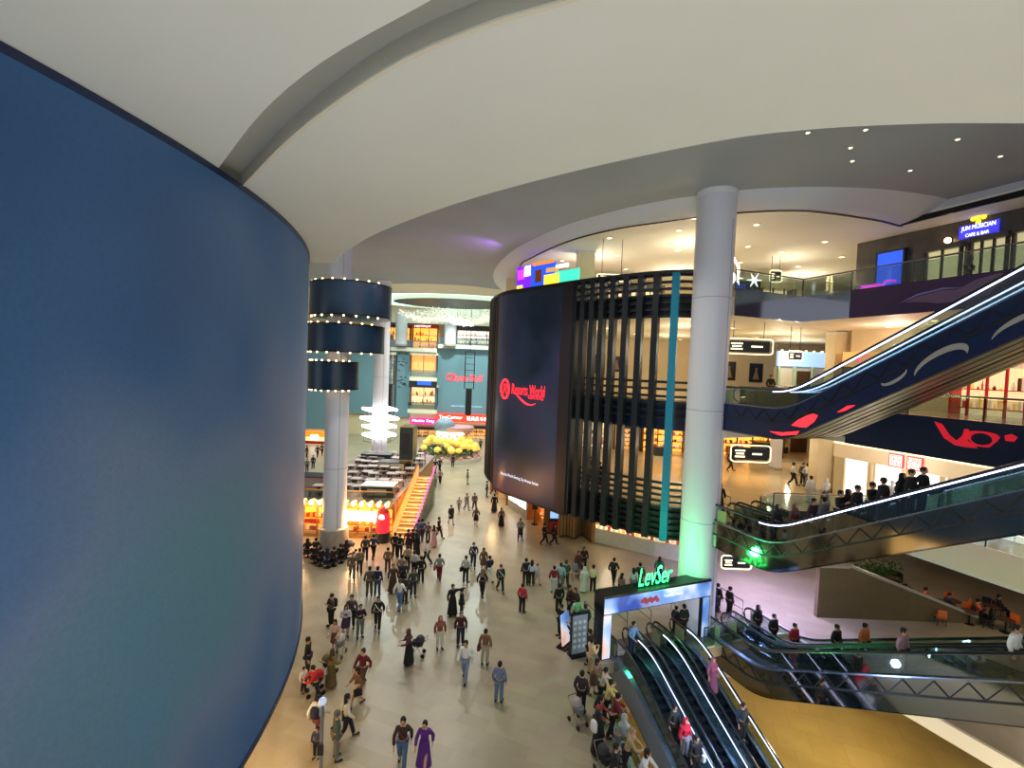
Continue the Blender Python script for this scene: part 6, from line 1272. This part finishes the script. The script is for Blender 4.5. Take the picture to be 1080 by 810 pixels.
# in the arch mouth, along the floor opening
person(zp('N', 300, 745), 1.7, 'push', 30, (120, 160, 200), (T, NV), (H_, HR), (('bag', GY),), 'person in light blue shirt stepping through the arch onto the escalators')
SR = [((4.15, 22.0), 1.66, 'stand', -120, (30, 26, 28), (T, BK), (H_, HR), (), 'person in black right in front of the arch picture post'),
 ((4.1, 21.2), 1.7, 'phone', 110, (218, 188, 150), (T, (190, 170, 130)), (H_, HR), (), 'person in peach jacket at the head of the leaning crowd'),
 ((4.0, 19.9), 1.6, 'lean', 60, (150, 110, 90), (SK, BR), (LH, HR), (), 'woman in tan leaning on the balustrade, second from the arch'),
 ((4.2, 19.2), 1.64, 'lean', 80, (190, 180, 160), (T, BK), (H_, HR), (), 'person in cream top leaning between the tan woman and the yellow top'),
 ((4.25, 18.4), 1.66, 'lean', 90, (196, 186, 110), (T, BK), (H_, HR), (), 'person in yellow top leaning on the balustrade'),
 ((3.3, 18.8), 1.72, 'stand', 150, (50, 44, 50), (T, BK), (H_, HR), (), 'person in dark grey standing by the pale stroller'),
 ((4.35, 17.6), 1.68, 'lean', 90, (104, 26, 34), (T, BK), (H_, HR), (), 'person in dark red leaning on the balustrade'),
 ((3.75, 17.5), 1.64, 'push', 60, (160, 66, 60), (T, BK), (LH, HR), (), 'person in rusty red behind the leaning crowd'),
 ((3.6, 16.7), 1.64, 'stand', 120, (22, 22, 24), (LS, BK), (HJ, (28, 28, 30)), (('backpack', W_),), 'person in long black with a white bag on the back'),
 ((4.35, 16.6), 1.64, 'lean', 70, (140, 150, 150), (T, GY), (HJ, (150, 160, 160)), (), 'person in grey headscarf leaning low'),
 ((4.45, 15.9), 1.68, 'lean', 80, (170, 150, 110), (T, BK), (H_, (150, 130, 100)), (), 'fair haired person in sand coloured top leaning'),
 ((4.75, 15.1), 1.64, 'lean', 60, (210, 210, 214), (T, GY), (LH, HR), (), 'dark haired person in white shirt nearest the viewer at the balustrade'),
 ((3.9, 15.2), 1.64, 'stand', 60, (26, 24, 26), (T, BK), (H_, HR), (), 'person in black cropped by the lower edge, beside the white shirt')]
for (x, y), h, pose, rz, top, bot, head, ex, lb in SR: person((x, y, 0), h, pose, rz, top, bot, head, ex, lb)
# strollers
def stroller(pos, rz, c, label, seat=BK):
    t = empty('stroller', pos, math.radians(rz), label, 'stroller', 'strollers and prams'); t.scale = (.88, .88, .88)
    MB().lathe([(.02, -.3), (.22, -.22), (.26, 0), (.25, .05), (0, .03)], (0, 0, .78), 14, .9, 1.25).build('seat', cm(seat), t, smooth=True)
    MB().lathe([(.27, 0), (.26, .14), (.17, .26), (.0, .3)], (0, .12, .82), 14, .85, .9).build('canopy', cm(c), t, smooth=True)
    f = MB()
    for sx in (-.22, .22): f.tube([(sx, .5, 1.02), (sx, .1, .6), (sx*1.1, -.35, .12)], .015, 6); f.tube([(sx, -.1, .7), (sx*1.1, .3, .12)], .015, 6)
    f.tube([(-.22, .5, 1.02), (.22, .5, 1.02)], .02, 6); f.build('frame', 'rail_metal', t)
    for sx in (-.25, .25):
        for y in (-.35, .3): w = MB(); w.lathe([(.06, -.02), (.11, -.02), (.11, .02), (.06, .02), (.06, -.02)], n=12); w.v = [(sx+v[2], y+v[0], .11+v[1]) for v in w.v]; w.build('wheel', 'rubber', t)
stroller(zp('Z', 243, 440), 0, (190, 190, 190), 'pale grey stroller near the blue video wall', GY); stroller(zp('Z', 205, 505), 160, (96, 84, 50), 'olive stroller pushed by the woman in olive brown')
stroller(zp('Z', 165, 565), -60, (180, 30, 34), 'dark stroller with a red cover next to the red shirt'); stroller(zp('Z', 500, 440), -90, (54, 56, 62), 'dark stroller pushed by the woman in brown cloak')
stroller((3.1, 18.2, 0), 30, (170, 160, 156), 'pale stroller beside the leaning crowd', GY); stroller((3.7, 15.9, 0), 20, (60, 60, 64), 'dark pram with silver frame in the leaning crowd'); stroller(zp('A', 230, 330), 90, (150, 150, 156), 'grey stroller by the seated group at the column foot', GY)
stroller(zp('C', 290, 312), 0, (120, 118, 124), 'grey pram in front of the marble counter', GY); stroller(zp('D', 228, 606), 0, (60, 60, 60), 'small pram before the amber entrance')
# seated group round the nearer column
bn = None
for i, (px, py, c, lb_) in enumerate(((324, 588, (40, 30, 36), 'seated person in dark plum nearest the blue wall, at the column foot'), (331, 594, BK, 'seated person in black, second from the blue wall'), (338, 597, (30, 30, 44), 'seated person in dark navy before the column base'), (345, 599, (20, 40, 80), 'seated person in blue trousers before the column base'), (352, 597, (60, 30, 30), 'seated person in dark red before the column base'), (359, 594, BK, 'seated person in black just past the column base'), (365, 589, (70, 40, 50), 'seated person in plum, farthest from the blue wall'), (333, 587, BK, 'seated person in black in the row behind, by the column base'))):
    p = at_z(px, py, 0); person(p, 1.66, 'sit', 180 if i % 2 else -150, c, (T, (20, 40, 90) if i == 3 else BK), (H_ if i % 3 else HJ, HR), (), lb_)
    if bn is None:
        bn = empty('waiting_seat', p); MB().lathe([(0, .40), (.28, .40), (.3, .36), (.3, .3), (0, .3)], n=16).build('seat', 'dark', bn); MB().lathe([(.05, .03), (.05, .3)], n=8).build('pedestal', 'dark_metal', bn); MB().lathe([(.2, 0), (.2, .03), (.05, .04)], n=12).build('foot', 'dark_metal', bn); t = bn
    else: t = copy_tree(bn); t.location = p
    t.location.y += .05; tag(t, 'dark round seat at the foot of the nearer column', 'seat', 'seats at the column foot')
# gallery walkers
person(zp('L', 58, 508, L1), 1.62, 'stand', 150, BK, (LS, BK), (HJ, BK), (), 'person in long black at the first gallery balustrade beside the column')
person(zp('L', 305, 420, L1), 1.66, 'walk', 60, W_, (T, BK), (H_, HR), (), 'person in white top and black trousers walking on the first gallery')
person(zp('L', 352, 423, L1), 1.66, 'walk', 90, (222, 222, 218), (T, JN), (H_, HR), (), 'person in white and jeans before the information board')
person(zp('L', 338, 417, L1), 1.6, 'stand', 0, (70, 80, 70), (T, BK), (H_, HR), (), 'person in dark green beside the potted plant')
person(zp('L', 362, 478, L1), 1.7, 'stand', 180, W_, (LS, (210, 206, 200)), (H_, HR), (), 'person in long white near the far escalator landing')
person(zp('L', 412, 486, L1), 1.66, 'walk', 180, (230, 222, 208), (T, GY), (HJ, (230, 224, 214)), (), 'person in cream headscarf by the cream pilaster')
person(at_z(812, 421, L2), 1.7, 'stand', 0, BK, (T, BK), (H_, HR), (), 'person in black standing on the second gallery at the escalator foot')
person(at_z(712+58, 497, L1), 1.66, 'walk', 90, (40, 24, 20), (T, BK), (H_, HR), (), 'person in dark brown in front of the amber shop, by the column')
for px, py, lb_, c in ((622, 505, 'seated looking person in violet behind the slats', (70, 50, 90)), (632, 512, 'person in dark clothes behind the slats', BK)): person(at_z(px, py, L1), 1.6, 'stand', 120, c, (T, BK), (H_, HR), (), lb_)
p = at_z(983, 300, L3); person(K(30, p.y)+(L3,), 1.66, 'stand', 30, (120, 90, 60), (T, BK), (H_, HR), (), 'person in brown before the lit top gallery shop window')
# riders on the escalators
def project(p):
    d = RM.transposed() @ (Vector(p)-Vector((0, 0, CAMZ))); return 540+FPX*d.x/-d.z, 405-FPX*d.y/-d.z
def rider(EP, px, h, pose, rz, top, bot, head, ex, lb, dx=.0):
    e, P = EP; best = None
    for i in range(0, 260):
        t_ = i*.05; q = Matrix.Rotation(e.rotation_euler.z, 3, 'Z') @ Vector((dx, t_, 0)) + e.location; q.z = zat(P, min(t_, P[-1][0]-.01)); x = project((q.x, q.y, q.z+1.5))[0]
        if q.y > 1 and (best is None or abs(x-px) < best[0]): best = (abs(x-px), q.copy(), t_)
    q = best[1]; q.z += .09; person(q, h, pose, rz, top, bot, head, ex, lb, 'riders on the escalators')
UA = math.degrees(math.atan2(U.y, U.x))+90
rider(EB[0], 723, 1.6, 'stand', UA, (196, 22, 48), (T, (150, 150, 160)), (HJ, (196, 22, 48)), (), 'escalator rider in bright red headscarf going down')
rider(EB[0], 734, 1.7, 'stand', UA, (24, 24, 28), (T, BK), (H_, HR), (('bag', W_),), 'escalator rider in black just below the red headscarf')
rider(EB[0], 711, 1.66, 'stand', UA, (30, 34, 30), (T, BK), (H_, HR), (), 'escalator rider in black just above the red headscarf', .2)
rider(EB[2], 752, 1.6, 'stand', UA, (150, 74, 104), (LS, (130, 70, 96)), (HJ, (156, 80, 110)), (), 'escalator rider in dusty pink headscarf beside the arch')
rider(EB[2], 784, 1.68, 'stand', UA, (30, 44, 58), (T, BK), (H_, HR), (), 'escalator rider in dark blue going down on the outer escalator')
ROW = [(800, BK, HJ, BK, 'rider in black near the foot of the rising escalator'), (816, (26, 26, 30), H_, HR, 'rider in charcoal, second from the foot of the rising escalator'), (838, (170, 34, 50), H_, HR, 'rider in red on the rising escalator'), (883, BK, H_, HR, 'rider in black halfway along the rising escalator'), (912, (206, 110, 60), H_, HR, 'rider in orange on the rising escalator'), (953, (150, 120, 130), H_, HR, 'rider in mauve on the rising escalator'), (1072, W_, H_, HR, 'rider in white cropped by the picture edge, on the rising escalator')]
for px, c, hk, hc, lb in ROW: rider(EG[0 if px in (953, 1072) else 1], px, 1.66, 'stand', UA, c, (T, BK), (hk, hc), (), lb, .1)
ROW = [(820, BK, HJ, BK, 'silhouetted rider in black headscarf, lowest on the middle escalator'), (839, (92, 56, 50), HJ, (110, 70, 60), 'rider in rusty brown headscarf near the foot of the middle escalator'), (858, (56, 24, 30), H_, HR, 'rider in dark red on the middle escalator beside a pale robe'), (869, (120, 118, 124), H_, HR, 'rider in grey on the middle escalator'), (887, BK, H_, HR, 'silhouetted rider, first of the trio before the clothes shop'), (895, BK, HJ, BK, 'silhouetted rider, second of the trio before the clothes shop'), (905, (24, 24, 26), H_, HR, 'silhouetted rider, third of the trio before the clothes shop'), (920, BK, H_, HR, 'silhouetted rider with raised arms before the bright window'), (931, (26, 26, 28), H_, HR, 'taller silhouetted rider before the bright window'), (951, BK, HJ, BK, 'silhouetted rider under the red framed signs'), (961, BK, H_, HR, 'silhouetted rider close behind the one under the red framed signs'), (974, BK, H_, HR, 'silhouetted rider highest on the middle escalator')]
for i, (px, c, hk, hc, lb) in enumerate(ROW): rider(EM[0], px, 1.7, 'phone' if i in (4, 7) else 'hips' if i == 11 else 'stand', UA+180*(i in (3, 8)), c, (T, BK), (hk, hc), (), lb, .2*(-1)**i)
p = lane(9.3, -1.5); person((p.x, p.y, 0), 1.66, 'stand', 120, BK, (T, BK), (H_, HR), (('bag', BK),), 'person in black at the far rising escalator entrance'); p = lane(9.6, -.9); person((p.x, p.y, 0), 1.7, 'stand', 100, (26, 22, 26), (T, BK), (H_, HR), (), 'second person in black at the far rising escalator entrance')
# cafe guests
for px, py, c, lb_ in ((918, 630, (60, 60, 64), 'seated cafe guest in grey beside the bush'), (948, 634, BK, 'seated cafe guest in black beyond the brown wall'), (975, 642, (190, 80, 40), 'seated cafe guest in orange'), (1000, 648, (40, 60, 90), 'seated cafe guest in blue'), (1030, 655, (200, 90, 50), 'seated cafe guest in bright orange, nearest the picture edge'), (1052, 650, BK, 'seated cafe guest in black by the picture edge')):
    p = at_z(px, py, 0); person(p, 1.66, 'sit', 60, c, (T, BK), (H_, HR), (), lb_)
    t = copy_tree(CHAIRS['cd']); t.location = (p.x, p.y, 0); t.rotation_euler.z = math.radians(60)
